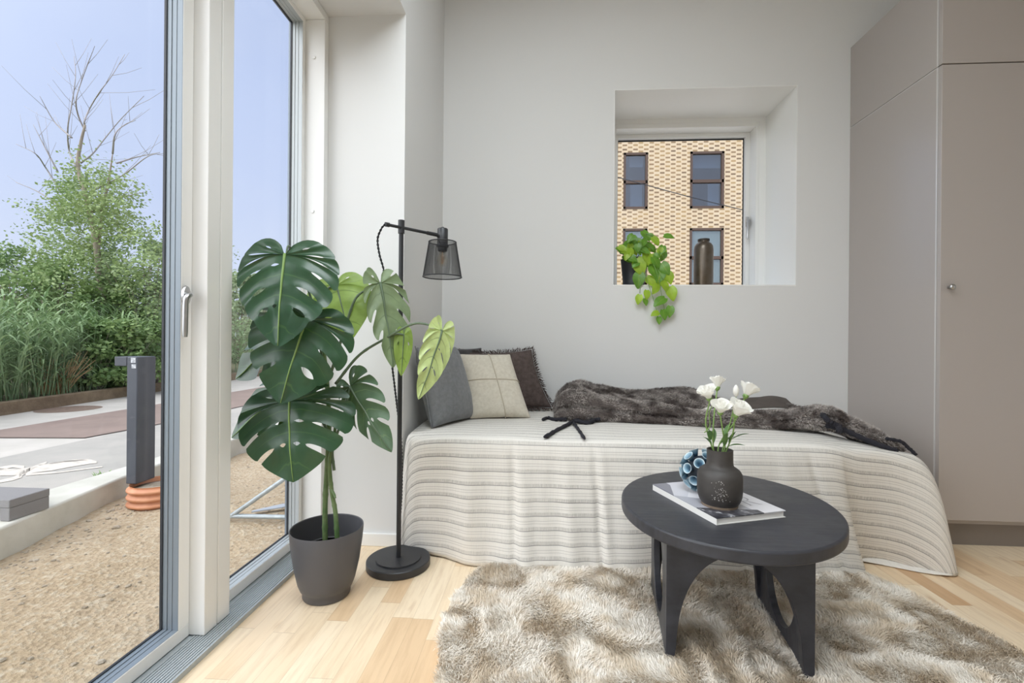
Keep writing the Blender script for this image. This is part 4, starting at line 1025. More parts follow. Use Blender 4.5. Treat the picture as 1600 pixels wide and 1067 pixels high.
for nm, r_j, z in (('bottom_rim', r0, 0), ('top_rim', r1, hh)):
    mb = MB(); mb.tube([(sx+r_j*math.cos(2*math.pi*k/60), sy+r_j*math.sin(2*math.pi*k/60), sz+z) for k in range(60)], .0022, 8, closed=True)
    if z: 
        for k in range(3): a = 2*math.pi*k/3+.4; mb.tube([(sx+r1*math.cos(a), sy+r1*math.sin(a), sz+hh), (sx+.022*math.cos(a), sy+.022*math.sin(a), sz+hh-.012)], .0016, 6)
    mb.build(nm, 'black_metal', t_, smooth=True)
bl = MB().lathe([(.0001, .044), (.010, .046), (.0195, .055), (.0228, .068), (.0205, .083), (.014, .098), (.0125, .112)], (sx, sy, sz), 28).build('bulb', 'bulb', t_, smooth=True)
mb = MB()
for k in range(6):
    a = k*math.pi/3; mb.tube([(sx+.007*math.cos(a), sy+.007*math.sin(a), sz+.056), (sx+.009*math.cos(a), sy+.009*math.sin(a), sz+.094)], .0007, 6)
mb.tube([(sx, sy, sz+.054), (sx, sy, sz+.108)], .002, 6); mb.build('filament', 'filament', bl)
pts = catmull([a0-Vector((.004, .004, 0)), at(596, 357, 1.78), at(590, 374, 1.79), at(593, 398, 1.80), at(600, 425, 1.82), at(600, 455, 1.84), at(603, 500, 1.86), at(609, 545, 1.88), at(615, 590, 1.90), at(621, 640, 1.915), at(627, 690, 1.92), (-.585, 1.93, .25), (-.60, 1.935, .05), (-.59, 1.90, .012), (lx-.02, ly+.12, .012)], 12)
mb = MB()
for sgn in (0, math.pi):
    q = []; dist = 0
    for i, p in enumerate(pts):
        if i: dist += (p-pts[i-1]).length
        # resample finely for the twist
        q.append((p, dist))
    fine = []
    for i in range(len(q)-1):
        for k in range(4):
            f_ = k/4; p = q[i][0].lerp(q[i+1][0], f_); d_ = q[i][1]*(1-f_)+q[i+1][1]*f_; a = sgn+d_*210
            fine.append(p+Vector((math.cos(a)*.0024, math.sin(a)*.0024, 0)))
    mb.tube(fine, .0023, 6)
mb.build('twisted_cord', 'cord', t_, smooth=True)

# ---------------------------------------------------------------- monstera
OUT = catmull([(.012, -.015, 0), (.07, -.13, 0), (.20, -.20, 0), (.36, -.16, 0), (.48, -.02, 0), (.53, .17, 0), (.51, .38, 0), (.41, .60, 0), (.23, .81, 0), (.075, .95, 0), (0, 1.0, 0)], 12)
_c = [0]
for i in range(1, len(OUT)): _c.append(_c[-1]+(OUT[i]-OUT[i-1]).length)
def outline(t):
    s = t*_c[-1]; k = next((q for q in range(1, len(_c)) if _c[q] >= s), len(_c)-1); f = (s-_c[k-1])/(_c[k]-_c[k-1]); return OUT[k-1].lerp(OUT[k], f)
def leafpoint(t, s, W, sgn):
    e = outline(t); y0 = max(0.0, min(.93, e.y-.58*e.x-.02)); m = Vector((0, y0, 0))
    cp = Vector((e.x*.60, y0+(e.y-y0)*(.10 if e.y > y0 else .45), 0)); a = (1-s)
    p = m*(a*a)+cp*(2*a*s)+e*(s*s)
    return Vector((p.x*W*sgn, p.y, 0))
def monstera_leaf(base, tip, face, W, mat, parent, seed, nl=6, cup=.22, droop=.10, slit=1.0, slots=.3, whole=False, WL=None, rib='midrib', name='leaf', twist=0):
    """blade between midrib base and tip, face = rough direction the upper side looks; deep slits and holes between the side veins"""
    base, tip = Vector(base), Vector(tip); y = tip-base; Lh = y.length; y.normalize(); f = Vector(face); f = (f-y*f.dot(y)).normalized(); x = y.cross(f)
    rr = random.Random(seed); mb = MB()
    def place(p, lob=0.0, s=0.0):
        X, Y = p.x, p.y
        z = -cup*X*X*1.5 + .06*abs(X)**.7*(1 if cup > 0 else 1) - droop*(Y-.3)**2 + .02*noise.noise(Vector((X*4+seed, Y*4, seed))) + lob
        return base + x*(X*Lh) + y*(Y*Lh) + f*(z*Lh)
    for sgn in (-1, 1):
        W_ = (WL if (WL and sgn < 0) else W)
        bounds = [0, .24]+[.24+(.90-.24)*((i+1)/(nl-1))**.95 for i in range(nl-1)]; bounds[-1] = 1.0
        gaps = []
        for i in range(1, len(bounds)-1):
            q = rr.random(); hole = [(.10, .24, .13)] if rr.random() < .45 and not whole and i > 1 else []
            if whole: gaps.append([(.45, .62, .10)] if q < .55 else None)
            elif i == 1: gaps.append([(.42, .60, .13)] if q < .5*slots+.3 else [(.60, 1.1, .16)])
            elif q < slots: gaps.append(hole+[(.30+.1*rr.random(), .74+.14*rr.random(), .20)])      # closed slot
            else: gaps.append(hole+[(.32+.22*rr.random(), 1.1, .28)])      # open slit to the margin
        gaps = [None]+gaps+[None]
        nu, nv = 8, 24
        for i in range(len(bounds)-1):
            t0, t1 = bounds[i], bounds[i+1]; lw = t1-t0; vs = []; uvs = []
            def inset(g, s):
                for a, b, w in (g or ()):
                    if s <= a or s >= b: continue
                    k = (s-a)/(b-a) if b <= 1 else (s-a)/(1-a)
                    return w*slit*(math.sin(math.pi*k)**.6 if b <= 1 else k**.45*(1-.42*k))
                return 0
            tipcut = .05 if not whole else 0
            for j in range(nv+1):
                s = j/nv
                lo = t0+lw*.5*inset(gaps[i], s); hi = t1-lw*.5*inset(gaps[i+1], s)
                for k in range(nu+1):
                    u = k/nu; tt = lo+(hi-lo)*u
                    # rounded lobe ends
                    ss = s*(1-(tipcut*(2*u-1)**4*s if (gaps[i] or gaps[i+1]) else 0))
                    bul = .050*(1-(2*u-1)**2)*s**.7*(1.15-s*.75)*-1
                    vs.append(place(leafpoint(tt, ss, W_, sgn), bul+.018, s)); uvs.append((u, s))
            fs = [(j*(nu+1)+k, j*(nu+1)+k+1, (j+1)*(nu+1)+k+1, (j+1)*(nu+1)+k) for j in range(nv) for k in range(nu)]
            if sgn < 0: fs = [q[::-1] for q in fs]
            mb.add(vs, fs, uvs)
    o = mb.build(name, mat, parent, smooth='leaf', merge=.0004)
    o.data.polygons.foreach_set('use_smooth', [True]*len(o.data.polygons))
    rb = MB(); rb.tube([place(Vector((0, -.01+.99*i/16, 0)), .02) for i in range(17)], [.0042*(1-.78*i/16)*max(.6, Lh/.28) for i in range(17)], 8)
    rb.build('midrib', rib, o, smooth=True)
    return o, place(Vector((0, 0, 0)), .015)
pcx, pcy = -.752, 1.60
mon = thing('potted_monstera', (pcx, pcy, 0), 'tall monstera with split leaves in a round charcoal pot by the window', 'potted plant')
prof = [(.001, .002), (.078, .002), (.080, .006), (.080, .026), (.088, .034), (.096, .055), (.110, .12), (.1195, .19), (.1235, .236), (.1225, .240), (.1195, .238), (.115, .19), (.107, .14), (.001, .14)]
MB().lathe(prof, (pcx, pcy, 0), 72).build('pot', 'pot', mon, smooth=45)
MB().lathe([(.072, .170), (.075, .173), (.078, .170), (.078, .14), (.072, .14), (.072, .170)], (pcx, pcy, 0), 48).build('inner_pot_rim', 'pot', mon, smooth=45)
mb = MB(); mb.lathe([(.075, .145), (.07, .152), (.03, .156), (.001, .158)], (pcx, pcy, 0), 32); mb.build('potting_soil', 'earth', mon, smooth=True)
def cane(pts, r0, r1, name='cane', mat='stem'):
    c = catmull(pts, 10); n = len(c); mb = MB()
    mb.tube(c, [(r0+(r1-r0)*i/(n-1))*(1+(.16 if i % 9 == 4 else 0)) for i in range(n)], 12); return mb.build(name, mat, mon, smooth=True)
yc = 1.60
c1 = [at(508, 846, yc), at(508, 790, yc), at(511, 730, yc), at(514, 670, yc), at(512, 610, yc), at(505, 540, yc-.0), at(497, 480, yc)]
c2 = [at(527, 842, yc-.02), at(524, 800, yc-.02), at(518, 765, yc-.02), at(515, 720, yc-.02), at(521, 690, yc), at(527, 640, yc+.02)]
cane(c1, .0095, .0065); cane(c2, .0085, .005)
cane([at(516, 762, yc-.02), at(522, 772, yc-.03), at(524, 778, yc-.04)], .0055, .003, 'leaf_scar')
leaves = [ # base px/depth, tip px/depth, face, W, WL, mat, seed, extra
    dict(b=(445, 398, 1.44), t=(431, 541, 1.36), f=(.25, -1, .30), W=.84, WL=1.04, m='leaf_dark', s=3, nl=7, k=dict(slots=.9, droop=.16)),
    dict(b=(480, 498, 1.46), t=(434, 632, 1.40), f=(.30, -1, .35), W=1.08, WL=1.08, m='leaf_dark', s=8, nl=6, k=dict(droop=.2, slots=.25)),
    dict(b=(452, 627, 1.50), t=(454, 755, 1.44), f=(.1, -1, .45), W=1.28, WL=1.46, m='leaf_dark', s=15, nl=6, k=dict(droop=.22, slots=.1)),
    dict(b=(468, 508, 1.56), t=(364, 592, 1.52), f=(-.1, -1, .5), W=.85, WL=.85, m='leaf_dark', s=21, nl=7, k=dict(slots=.1)),
    dict(b=(452, 606, 1.58), t=(358, 684, 1.56), f=(-.1, -1, .6), W=.75, WL=.75, m='leaf_dark', s=27, nl=5),
    dict(b=(526, 446, 1.66), t=(548, 531, 1.60), f=(.3, -1, -.1), W=1.02, WL=.95, m='leaf_light', s=34, nl=4, w=True),
    dict(b=(594, 443, 1.66), t=(616, 575, 1.60), f=(.8, -.9, .1), W=.42, WL=.60, m='leaf_under', s=41, nl=6, k=dict(slots=0, slit=1.4)),
    dict(b=(631, 523, 1.64), t=(627, 588, 1.62), f=(.4, -1, .1), W=.42, WL=.42, m='leaf_light', s=45, nl=3, w=True),
    dict(b=(690, 517, 1.60), t=(655, 625, 1.52), f=(.75, -1, -.1), W=.42, WL=.46, m='leaf_pale', s=52, nl=6, k=dict(slots=.8, slit=.5)),
    dict(b=(548, 604, 1.62), t=(610, 708, 1.54), f=(-.45, -1, .15), W=.50, WL=.66, m='leaf_mid', s=60, nl=6, k=dict(slots=.1, slit=1.2))]
roots = []
for d in leaves:
    o, p = monstera_leaf(at(*d['b']), at(*d['t']), d['f'], d['W'], d['m'], mon, d['s'], d['nl'], whole=d.get('w', False), WL=d['WL'], rib='midrib' if d['m'] == 'leaf_dark' else 'petiole', **d.get('k', {}))
    roots.append(p)
def petiole(pts, r=.0042): return cane(pts, r*1.25, r*.8, 'petiole', 'petiole')
petiole([at(508, 560, yc), at(496, 500, 1.62), at(470, 420, 1.56), at(452, 385, 1.49), roots[0]+Vector((0, .008, 0))], .0038)
petiole([at(510, 600, yc), at(500, 540, 1.62), at(490, 505, 1.56), roots[1]+Vector((0, .008, 0))])
petiole([at(514, 680, yc), at(490, 630, 1.62), at(465, 615, 1.58), roots[2]+Vector((0, .01, 0))])
petiole([at(512, 610, yc), at(480, 540, 1.64), roots[3]+Vector((0, .01, 0))]); petiole([at(514, 660, yc), at(480, 620, 1.66), roots[4]+Vector((0, .01, 0))])
petiole([at(505, 540, yc), at(506, 480, 1.64), at(512, 452, 1.64), roots[5]+Vector((0, -.004, 0))])
petiole([at(518, 580, yc), at(543, 500, 1.62), at(556, 466, 1.63), at(574, 452, 1.65), roots[6]])
petiole([at(524, 600, yc), at(560, 556, 1.62), at(600, 530, 1.62), at(640, 508, 1.61), at(664, 506, 1.60), roots[8]])
petiole([at(600, 530, 1.62), at(618, 522, 1.63), roots[7]])
petiole([at(522, 735, yc-.02), at(520, 700, 1.59), at(535, 655, 1.60), at(543, 625, 1.61), roots[9]])

# ---------------------------------------------------------------- things in the niche
pc = Vector((.565, 2.905, WZ0))
po = thing('potted_pothos', tuple(pc), 'trailing pothos in a small black pot on the niche sill', 'potted plant')
MB().lathe([(.001, .001), (.066, .001), (.068, .004), (.068, .022), (.066, .024), (.064, .027), (.072, .10), (.0795, .172), (.0795, .178), (.076, .178), (.070, .16), (.001, .16)], tuple(pc), 48).build('pot', 'pot_black', po, smooth=45)
rr = random.Random(11)
def pothos_leaf(p, direc, size, mat, face):
    y = direc.normalized(); f = (face-y*face.dot(y)); f = f.normalized() if f.length > 1e-3 else y.orthogonal().normalized(); x = y.cross(f); mb = MB(); n = 9; vs = []; uvs = []
    for i in range(n+1):
        t = i/n; w = .43*(math.sin(math.pi*min(1, (t*.93+.035))**.62))**.85; yy = t-.12*(1-t)**6
        for k in range(-2, 3):
            u = k/2; vs.append(p+x*(u*w*size)+y*((yy-(.10*abs(u)*(1-t)**3))*size)+f*((.16*abs(u)*w-.22*t*t+.02*math.sin(t*7+u*3))*size)); uvs.append((.5+.5*u*1.0, abs(u)))
    mb.add(vs, [(i*5+k, i*5+k+1, (i+1)*5+k+1, (i+1)*5+k) for i in range(n) for k in range(4)], uvs)
    o = mb.build('leaf', mat, po, smooth='leaf'); o.data.polygons.foreach_set('use_smooth', [True]*len(o.data.polygons)); return o
vines = []
for (pts, y_) in (([(990, 400), (985, 375), (978, 372)], 2.88), ([(992, 400), (1000, 375), (1012, 365), (1026, 372)], 2.86), ([(985, 402), (975, 388), (970, 382)], 2.90),
                  ([(996, 400), (1015, 388), (1032, 395), (1040, 410), (1046, 430)], 2.80), ([(994, 402), (1008, 400), (1022, 415), (1030, 440), (1034, 462), (1038, 482), (1040, 492)], 2.765),
                  ([(992, 403), (1002, 412), (1010, 432), (1015, 450), (1022, 470), (1026, 486)], 2.765), ([(990, 403), (996, 418), (1000, 440), (1000, 458)], 2.77),
                  ([(998, 400), (1018, 405), (1030, 425), (1042, 445), (1048, 458)], 2.765), ([(988, 400), (992, 385), (1000, 378)], 2.84)):
    P_ = [at(px, py, y_+.12*(1-i/(len(pts)-1))) if i < 2 else at(px, py, y_) for i, (px, py) in enumerate(pts)]; P_[0] = pc+Vector((rr.uniform(-.03, .03), rr.uniform(-.03, .03), .165))
    vines.append(catmull(P_, 8)); mb = MB(); mb.tube(vines[-1], .0016, 6); mb.build('vine', 'flowerstem', po, smooth=True)
cnt = 0
def put_leaf(px, py, Y, size, ang, mat=None):
    global cnt
    c = at(px, py, Y); d = Vector((math.cos(ang), -.25+rr.uniform(-.2, .1), math.sin(ang))); face = Vector((rr.uniform(-.5, .5), -1, rr.uniform(.0, .9)))
    pothos_leaf(c-d*size*.45, d, size, mat or ('pothos2' if rr.random() < .4 else 'pothos'), face); cnt += 1
for k in range(68):   # bushy head over the pot
    a = rr.uniform(0, 2*math.pi); q = rr.random()**.6; px = 1001+33*q*math.cos(a)+(5 if math.sin(a) > 0 else 0); py = 391+26*q*math.sin(a)
    if px < 975 and py > 405: continue
    put_leaf(px, py, 2.905-.13*rr.random()-(.02), rr.uniform(.038, .06), rr.uniform(-2.7, -.4))
for (px, py, ang, sz) in ((1046, 369, -.2, .045), (1000, 417, -1.3, .085), (998, 438, -1.7, .075), (1022, 425, -1.2, .065), (1030, 432, -1.9, .07), (1040, 420, -1.1, .065), (1046, 434, -1.3, .06), (1018, 440, -.9, .06), (1034, 440, -2.2, .055),
                          (1011, 461, -1.6, .045), (1009, 472, -1.3, .034), (998, 468, -1.8, .045), (1030, 471, -2.6, .066), (1050, 459, -1.4, .068), (1047, 487, -1.7, .052), (1038, 492, -1.3, .048), (1023, 490, -2.8, .042), (1030, 501, -1.6, .036), (1040, 448, -1.2, .05), (1024, 452, -2.0, .05), (1026, 410, -1.0, .06), (1012, 404, -1.4, .065)):
    put_leaf(px, py, 2.745 if py > 440 else 2.775, sz*1.15, ang)
vcen = (1.0, 2.95, WZ0)
t_ = thing('metal_vase', vcen, 'slim bronze cylinder vase with a narrow neck on the niche sill', 'vase')
MB().lathe([(.001, .001), (.054, .001), (.0565, .004), (.057, .02), (.057, .245), (.054, .266), (.045, .281), (.036, .288), (.033, .292), (.033, .306), (.0345, .309), (.031, .310), (.029, .30), (.001, .27)], vcen, 56).build('body', 'bronze', t_, smooth=45)
MB().lathe([(.0332, .296), (.035, .298), (.035, .310), (.032, .3115), (.0305, .305)], vcen, 40).build('rim', plain('dark_rim', (74, 70, 66), .5, .4), t_, smooth=60)

# ---------------------------------------------------------------- outside: ground, kerb, road
SG = -.10
def grid_ground(name, x0, x1, y0, y1, nx, ny, z, amp, m, seed=0):
    mb = MB()
    for j in range(ny+1):
        for i in range(nx+1):
            x = x0+(x1-x0)*i/nx; y = y0+(y1-y0)*j/ny
            mb.v.append((x, y, z+amp*noise.noise(Vector((x*1.7+seed, y*1.7, 0)))+amp*.5*noise.noise(Vector((x*6, y*6, seed))))); mb.uv.append((x, y))
    for j in range(ny):
        for i in range(nx): a = j*(nx+1)+i; mb.f.append((a, a+1, a+nx+2, a+nx+1))
    return mb.build(name, m, smooth=True)
struct(grid_ground('soil_ground', -2.75, -1.29, -3, 14, 60, 500, SG-.005, .022, 'soil'), 'sandy gravel soil outside the window')
r_ = np.random.default_rng(9); mb = MB()
for k in range(900):
    x = r_.uniform(-2.55, -1.32); y = r_.uniform(.7, 6) if k > 420 else r_.uniform(1.6, 3.2); s = r_.gamma(2.0, .0018)+.002
    if k < 260: x = -2.45+abs(r_.normal(0, .16))-.12*(y-2)
    c = Vector((x, y, SG-.005+.022*noise.noise(Vector((x*1.7, y*1.7, 0)))+.011*noise.noise(Vector((x*6, y*6, 0)))+s*.2)); n = 6; vs = []
    for zz, rd in ((-.6, .7), (.1, 1), (.6, .6)):
        for q in range(n): a = q*math.pi/3+k; vs.append(c+Vector((math.cos(a)*rd*s*r_.uniform(.7, 1.2), math.sin(a)*rd*s*r_.uniform(.7, 1.2), zz*s*.7)))
    mb.add(vs, [(j*n+q, j*n+(q+1) % n, (j+1)*n+(q+1) % n, (j+1)*n+q) for j in range(2) for q in range(n)]+[tuple(2*n+q for q in range(n))])
tag(mb.build('gravel', 'stone'), 'loose gravel stones scattered over the sandy soil', 'gravel', kind='stuff')
kb = MB()
kb.prism([(-2.28, -1), (-2.30, 1.2), (-2.44, 1.95), (-2.605, 2.75), (-2.65, 3.5), (-2.65, 14), (-2.80, 14), (-2.80, -1)], -.3, .035)
struct(kb.build('concrete_kerb', 'concrete', bevel=.012), 'pale concrete kerb beside the soil')
struct(MB().box((-4.02, -3, -.3), (-2.79, 30, 0)).build('asphalt_road', 'asphalt'), 'grey asphalt lane with white paint')
struct(MB().prism([(-5.20, -3), (-4.9, 3.85), (-4.09, 3.92), (-4.0, 4.6), (-4.0, 30), (-5.25, 30)], -.3, .006).build('brown_strip', 'redroad'), 'brown asphalt strip')
struct(MB().prism([(-5.20, -3), (-4.88, 3.83), (-4.07, 3.90), (-3.975, 4.6), (-3.975, 30), (-5.25, 30)], -.3, .003).build('strip_joint', 'edge_line'))
struct(MB().box((-9, -3, -.31), (-4.0, 30, -.001)).build('paving', 'path'), 'pale paving beyond the lane')
struct(MB().prism([(-5.55, -1), (-6.16, 4.9), (-6.50, 7.7), (-9.0, 30), (-9.2, 30), (-6.62, 7.7), (-6.28, 4.9), (-5.67, -1)], -.1, .15).build('timber_edging', 'timber', bevel=.01), 'weathered timber edging in front of the reeds')
struct(MB().prism([(-5.6, -3), (-6.62, 7.7), (-9.2, 30), (-9.2, 80), (-90, 80), (-90, -40), (-5.6, -40)], -.2, .10).build('verge_ground', 'verge'))
struct(MB().box((-30, 30, -.4), (40, 80, -.05)).box((-1.3, 3.3, -.4), (40, 30, -.05)).build('far_ground', 'path'))
mb = MB(); c = (-5.94, 5.49, .0); mb.lathe([(.0001, .003), (.30, .003), (.32, 0)], c, 32); mb.build('manhole_cover', 'iron', smooth=40)
o = C.objects['manhole_cover']; tag(o, 'round rusty manhole cover in the pale paving by the timber edging', 'manhole cover')
# painted bicycle mark on the lane
def gp(px, py, z=.002):
    d = at(px, py, 1.0)-Vector((0, 0, CAMH)); k = (z-CAMH)/d.z; return d*k+Vector((0, 0, CAMH))
mb = MB()
def ribbon(pxs, z=.003):
    n = len(pxs); vs = []
    for (px, py, w) in pxs: vs += [gp(px, py-w/2, z), gp(px, py+w/2, z)]
    mb.add(vs, [(2*i, 2*i+1, 2*i+3, 2*i+2) for i in range(n-1)])
ribbon([(0, 737, 12), (25, 738, 9), (50, 734, 9), (80, 729, 12), (115, 723, 11), (140, 721, 7), (151, 722, 3)])
ribbon([(-30, 752, 4), (0, 752, 4), (20, 748, 5), (34, 742, 8)]); ribbon([(30, 742, 8), (45, 734, 5), (62, 726, 3), (73, 722, 2)]); ribbon([(40, 741, 4), (90, 738, 2), (160, 729, 1.5)]); ribbon([(0, 732, 5), (20, 728, 4), (38, 730, 5)]); ribbon([(60, 727, 2), (100, 721, 2), (138, 718, 2)])
o = tag(mb.build('road_marking', 'roadpaint'), 'white painted bicycle marking on the grey asphalt lane', 'road marking')
# bollard light
t_ = thing('bollard_light', (-2.42, 2.66, -.1), 'slate grey seven-shaped bollard light standing in the orange pipe', 'bollard')
mb = MB(); mb.box((-2.452, 2.60, .036), (-2.386, 2.735, .79)); mb.build('post', 'post', t_, bevel=.006)
MB().box((-2.53, 2.60, .735), (-2.4525, 2.735, .79)).build('light_head', 'post', t_, bevel=.004)
mb = MB(); mb.box((-2.425, 2.5990, .755), (-2.397, 2.6002, .785)); mb.box((-2.421, 2.5990, .722), (-2.394, 2.6002, .746)); mb.build('sticker', plain('white_sticker', (214, 216, 220), .6, var=(60, (150, 154, 160))), t_)
pcn = (-2.312, 2.67, SG-.03); t_ = thing('drain_pipe', pcn, 'orange ribbed drain pipe stub standing in the gravel', 'pipe')
prof = []; 
for k in range(33): z = .165*k/32; prof.append((.142+.009*(1 if math.sin(z*2*math.pi/.042) > 0 else -1)*abs(math.sin(z*2*math.pi/.042))**.4, z))
mb = MB(); seg = 64; allp = prof+[(.135, .165), (.130, .155), (.130, .02)]
mb.lathe(allp, pcn, seg); mb.f = mb.f[:-1]; mb.build('pipe_wall', 'pipe', t_, smooth=55)
mb = MB(); mb.lathe([(.131, .135), (.08, .14), (.03, .142), (.0001, .143)], pcn, 32); mb.build('gravel_filling', 'stone', t_, smooth=True)
# small concrete block on the kerb
t_ = tag(MB().box((-2.78, 2.02, .098), (-2.48, 2.20, .137)).box((-2.53, 2.021, .036), (-2.481, 2.199, .0979)).box((-2.779, 2.021, .036), (-2.73, 2.199, .0979)).build('concrete_block', 'block', bevel=.004), 'grey hollow concrete block on the kerb at the left edge', 'block')
# temporary fence foot
t_ = thing('fence_foot', (-1.6, 2.46, -.1), 'galvanised tube stay of a site fence lying on the soil by the window', 'fence')
MB().tube([(-1.80, 2.46, -.078), (-1.33, 2.46, -.072)], .0125, 14).build('base_tube', 'galv', t_, smooth=50)
MB().tube([(-1.70, 2.46, -.075), (-1.36, 2.46, .165)], .0125, 14).build('diagonal_tube', 'galv', t_, smooth=50)
mb = MB(); q = [Vector((-1.635, 2.535, -.085)), Vector((-1.50, 2.60, -.078)), Vector((-1.40, 2.72, -.080)), Vector((-1.42, 2.745, -.082)), Vector((-1.53, 2.65, -.078)), Vector((-1.64, 2.56, -.085))]
mb.add(q+[p+Vector((0, 0, .006)) for p in q], [(0, 1, 4, 5), (1, 2, 3, 4), (11, 10, 7, 6), (10, 9, 8, 7)]+[(i, (i+1) % 6, 6+(i+1) % 6, 6+i) for i in range(6)])
tag(mb.build('plastic_strip', 'plastic'), 'pale blue plastic strip lying on the soil behind the fence stay', 'plastic strip')

# ---------------------------------------------------------------- vegetation
def leaf_cards(mb, pts, size, rr, updir=.3):
    for p in pts:
        a = rr.uniform(0, 2*math.pi); el = rr.uniform(-.9, .5); d = Vector((math.cos(a)*math.cos(el), math.sin(a)*math.cos(el), math.sin(el))); s = size*rr.uniform(.7, 1.35)
        nn = Vector((rr.gauss(0, 1), rr.gauss(0, 1), rr.gauss(.6, 1))); x = d.cross(nn); 
        if x.length < 1e-3: continue
        x.normalize(); nrm = x.cross(d)
        mb.add([p, p+d*s*.5+x*s*.30+nrm*s*.05, p+d*s, p+d*s*.5-x*s*.30+nrm*s*.05], [(0, 1, 2, 3)])
def branchy(mb, p, d, ln, r, depth, rr, tips, spread=.55, up=.15):
    n = 4; pts = [p]; q = p.copy(); dd = d.copy()
    for i in range(n):
        dd = (dd+Vector((rr.gauss(0, .12), rr.gauss(0, .12), rr.gauss(up*.3, .08)))).normalized(); q = q+dd*(ln/n); pts.append(q.copy()); tips.append((q.copy(), depth))
    mb.tube(pts, [r*(1-.45*i/n) for i in range(n+1)], 6 if depth > 1 else 4, cap=False)
    if depth <= 0: return
    for k in range(rr.choice((2, 3, 3))):
        s = pts[rr.choice((2, 3, 4))]; nd = (dd+Vector((rr.gauss(0, spread), rr.gauss(0, spread), rr.gauss(up, spread*.6)))).normalized(); branchy(mb, s, nd, ln*rr.uniform(.55, .8), r*.55, depth-1, rr, tips, spread, up)
def bush(name, c, rx, ry, h, nclump, nleaf, size, mat, label, cat, seed, group=None, trunk=True, top=.55):
    """leafy clumps on branching stems; irregular silhouette"""
    rr = random.Random(seed); t_ = thing(name, tuple(c), label, cat, group); c = Vector(c)
    sm = MB(); fm = MB()
    for k in range(nclump):
        z = h*rr.uniform(.10, 1.0); f = math.sqrt(max(.05, 1-((z/h-top*.6)/(1.02-top*.6 if z/h > top*.6 else top*.9))**2)); a = rr.uniform(0, 2*math.pi); q = rr.random()**.5*f
        cc = c+Vector((rx*q*math.cos(a), ry*q*math.sin(a), z)); cr = rr.uniform(.12, .26)*min(rx, h*.5)
        if trunk: sm.tube(catmull([c+Vector((rr.uniform(-.1, .1)*rx, rr.uniform(-.1, .1)*ry, 0)), c.lerp(cc, .5)+Vector((0, 0, .12*h)), cc], 4), [.018*h/3*(1-.09*i) for i in range(9)], 5)
        d_ = Vector((rr.gauss(0, 1), rr.gauss(0, 1), rr.gauss(.3, .5))).normalized()
        pts = []
        for i in range(nleaf):
            v = Vector((rr.gauss(0, .5), rr.gauss(0, .5), rr.gauss(0, .42)))*cr+d_*(rr.random()*cr*1.3); pts.append(cc+v)
        leaf_cards(fm, pts, size, rr)
    if trunk: sm.build('branches', 'bark', t_, smooth=True)
    f_ = fm.build('foliage', mat, t_); return t_
# tall tree with bare leader
rr = random.Random(4); tb = at(158, 560, 8.2); tb.z = .05; t_ = thing('birch_tree', tuple(tb), 'tall pale-stemmed tree with bare grey top branches outside the window', 'tree')
sm = MB(); tips = []
def P8(px, py, dy=0): return at(px, py, 8.2+dy)
trunk = catmull([tb, P8(160, 480), P8(155, 430), P8(150, 380), P8(138, 320), P8(122, 262), P8(126, 225), P8(133, 195)], 6)
sm.tube(trunk, [.070*(1-.75*i/(len(trunk)-1)) for i in range(len(trunk))], 8)
sm.tube(catmull([P8(152, 395), P8(158, 340, .2), P8(170, 280, .3), P8(176, 240, .3)], 6), [.04*(1-.8*i/18) for i in range(19)], 6)
sm.build('trunk', 'bark', t_, smooth=True)
bw = MB()
for pts in ([(133, 198), (132, 190), (140, 170), (155, 145), (175, 118), (195, 85)], [(133, 205), (122, 180), (119, 155), (128, 125), (148, 72)], [(118, 260), (108, 235), (106, 200), (112, 165), (118, 120), (116, 88)], [(126, 255), (145, 240), (165, 215), (190, 185), (225, 150)], [(176, 240), (180, 210), (195, 195), (212, 188)],
            [(95, 300), (70, 260), (55, 240), (25, 225)], [(90, 268), (70, 230), (52, 195)], [(140, 300), (190, 275), (230, 245), (255, 240)], [(112, 215), (85, 190), (62, 150)], [(105, 330), (60, 300), (25, 285)], [(182, 255), (215, 245), (250, 238)], [(165, 318), (190, 308), (225, 300)]):
    c_ = catmull([P8(a, b, .3*math.sin(a)) for a, b in pts], 6); n = len(c_); bw.tube(c_, [.015*(1-.85*i/(n-1))+.002 for i in range(n)], 5)
    for k in range(3, n-1, 3):
        d_ = (c_[k+1]-c_[k]).normalized()+Vector((rr.gauss(0, .6), rr.gauss(0, .4), rr.gauss(.2, .4))); bw.tube([c_[k], c_[k]+d_*.25, c_[k]+d_*.5+Vector((0, 0, .05))], [.004, .003, .002], 4)
bw.build('bare_branches', 'twig', t_, smooth=True)
fm = MB()
def crown_w(py): return interp(py, [258, 275, 300, 340, 380, 430, 500], [12, 34, 66, 98, 100, 108, 118])
for k in range(330):
    py = 262+ (505-262)*rr.random()**.8; w = crown_w(py); px = 145+w*rr.uniform(-1, 1)*(.35+.65*rr.random()); cc = P8(px, py, abs(rr.gauss(0, .5))+.35 if (py > 365 and abs(px-156) < 26) else rr.gauss(0, .5)); cr = .32*rr.uniform(.6, 1.2)
    d_ = Vector((px-145, rr.gauss(0, 40), rr.gauss(-10, 30))).normalized()
    leaf_cards(fm, [cc+Vector((rr.gauss(0, .42), rr.gauss(0, .42), rr.gauss(0, .30)))*cr+d_*(rr.random()*cr*1.5) for _ in range(60)], .062, rr)
fm.build('foliage', 'foliage', t_)
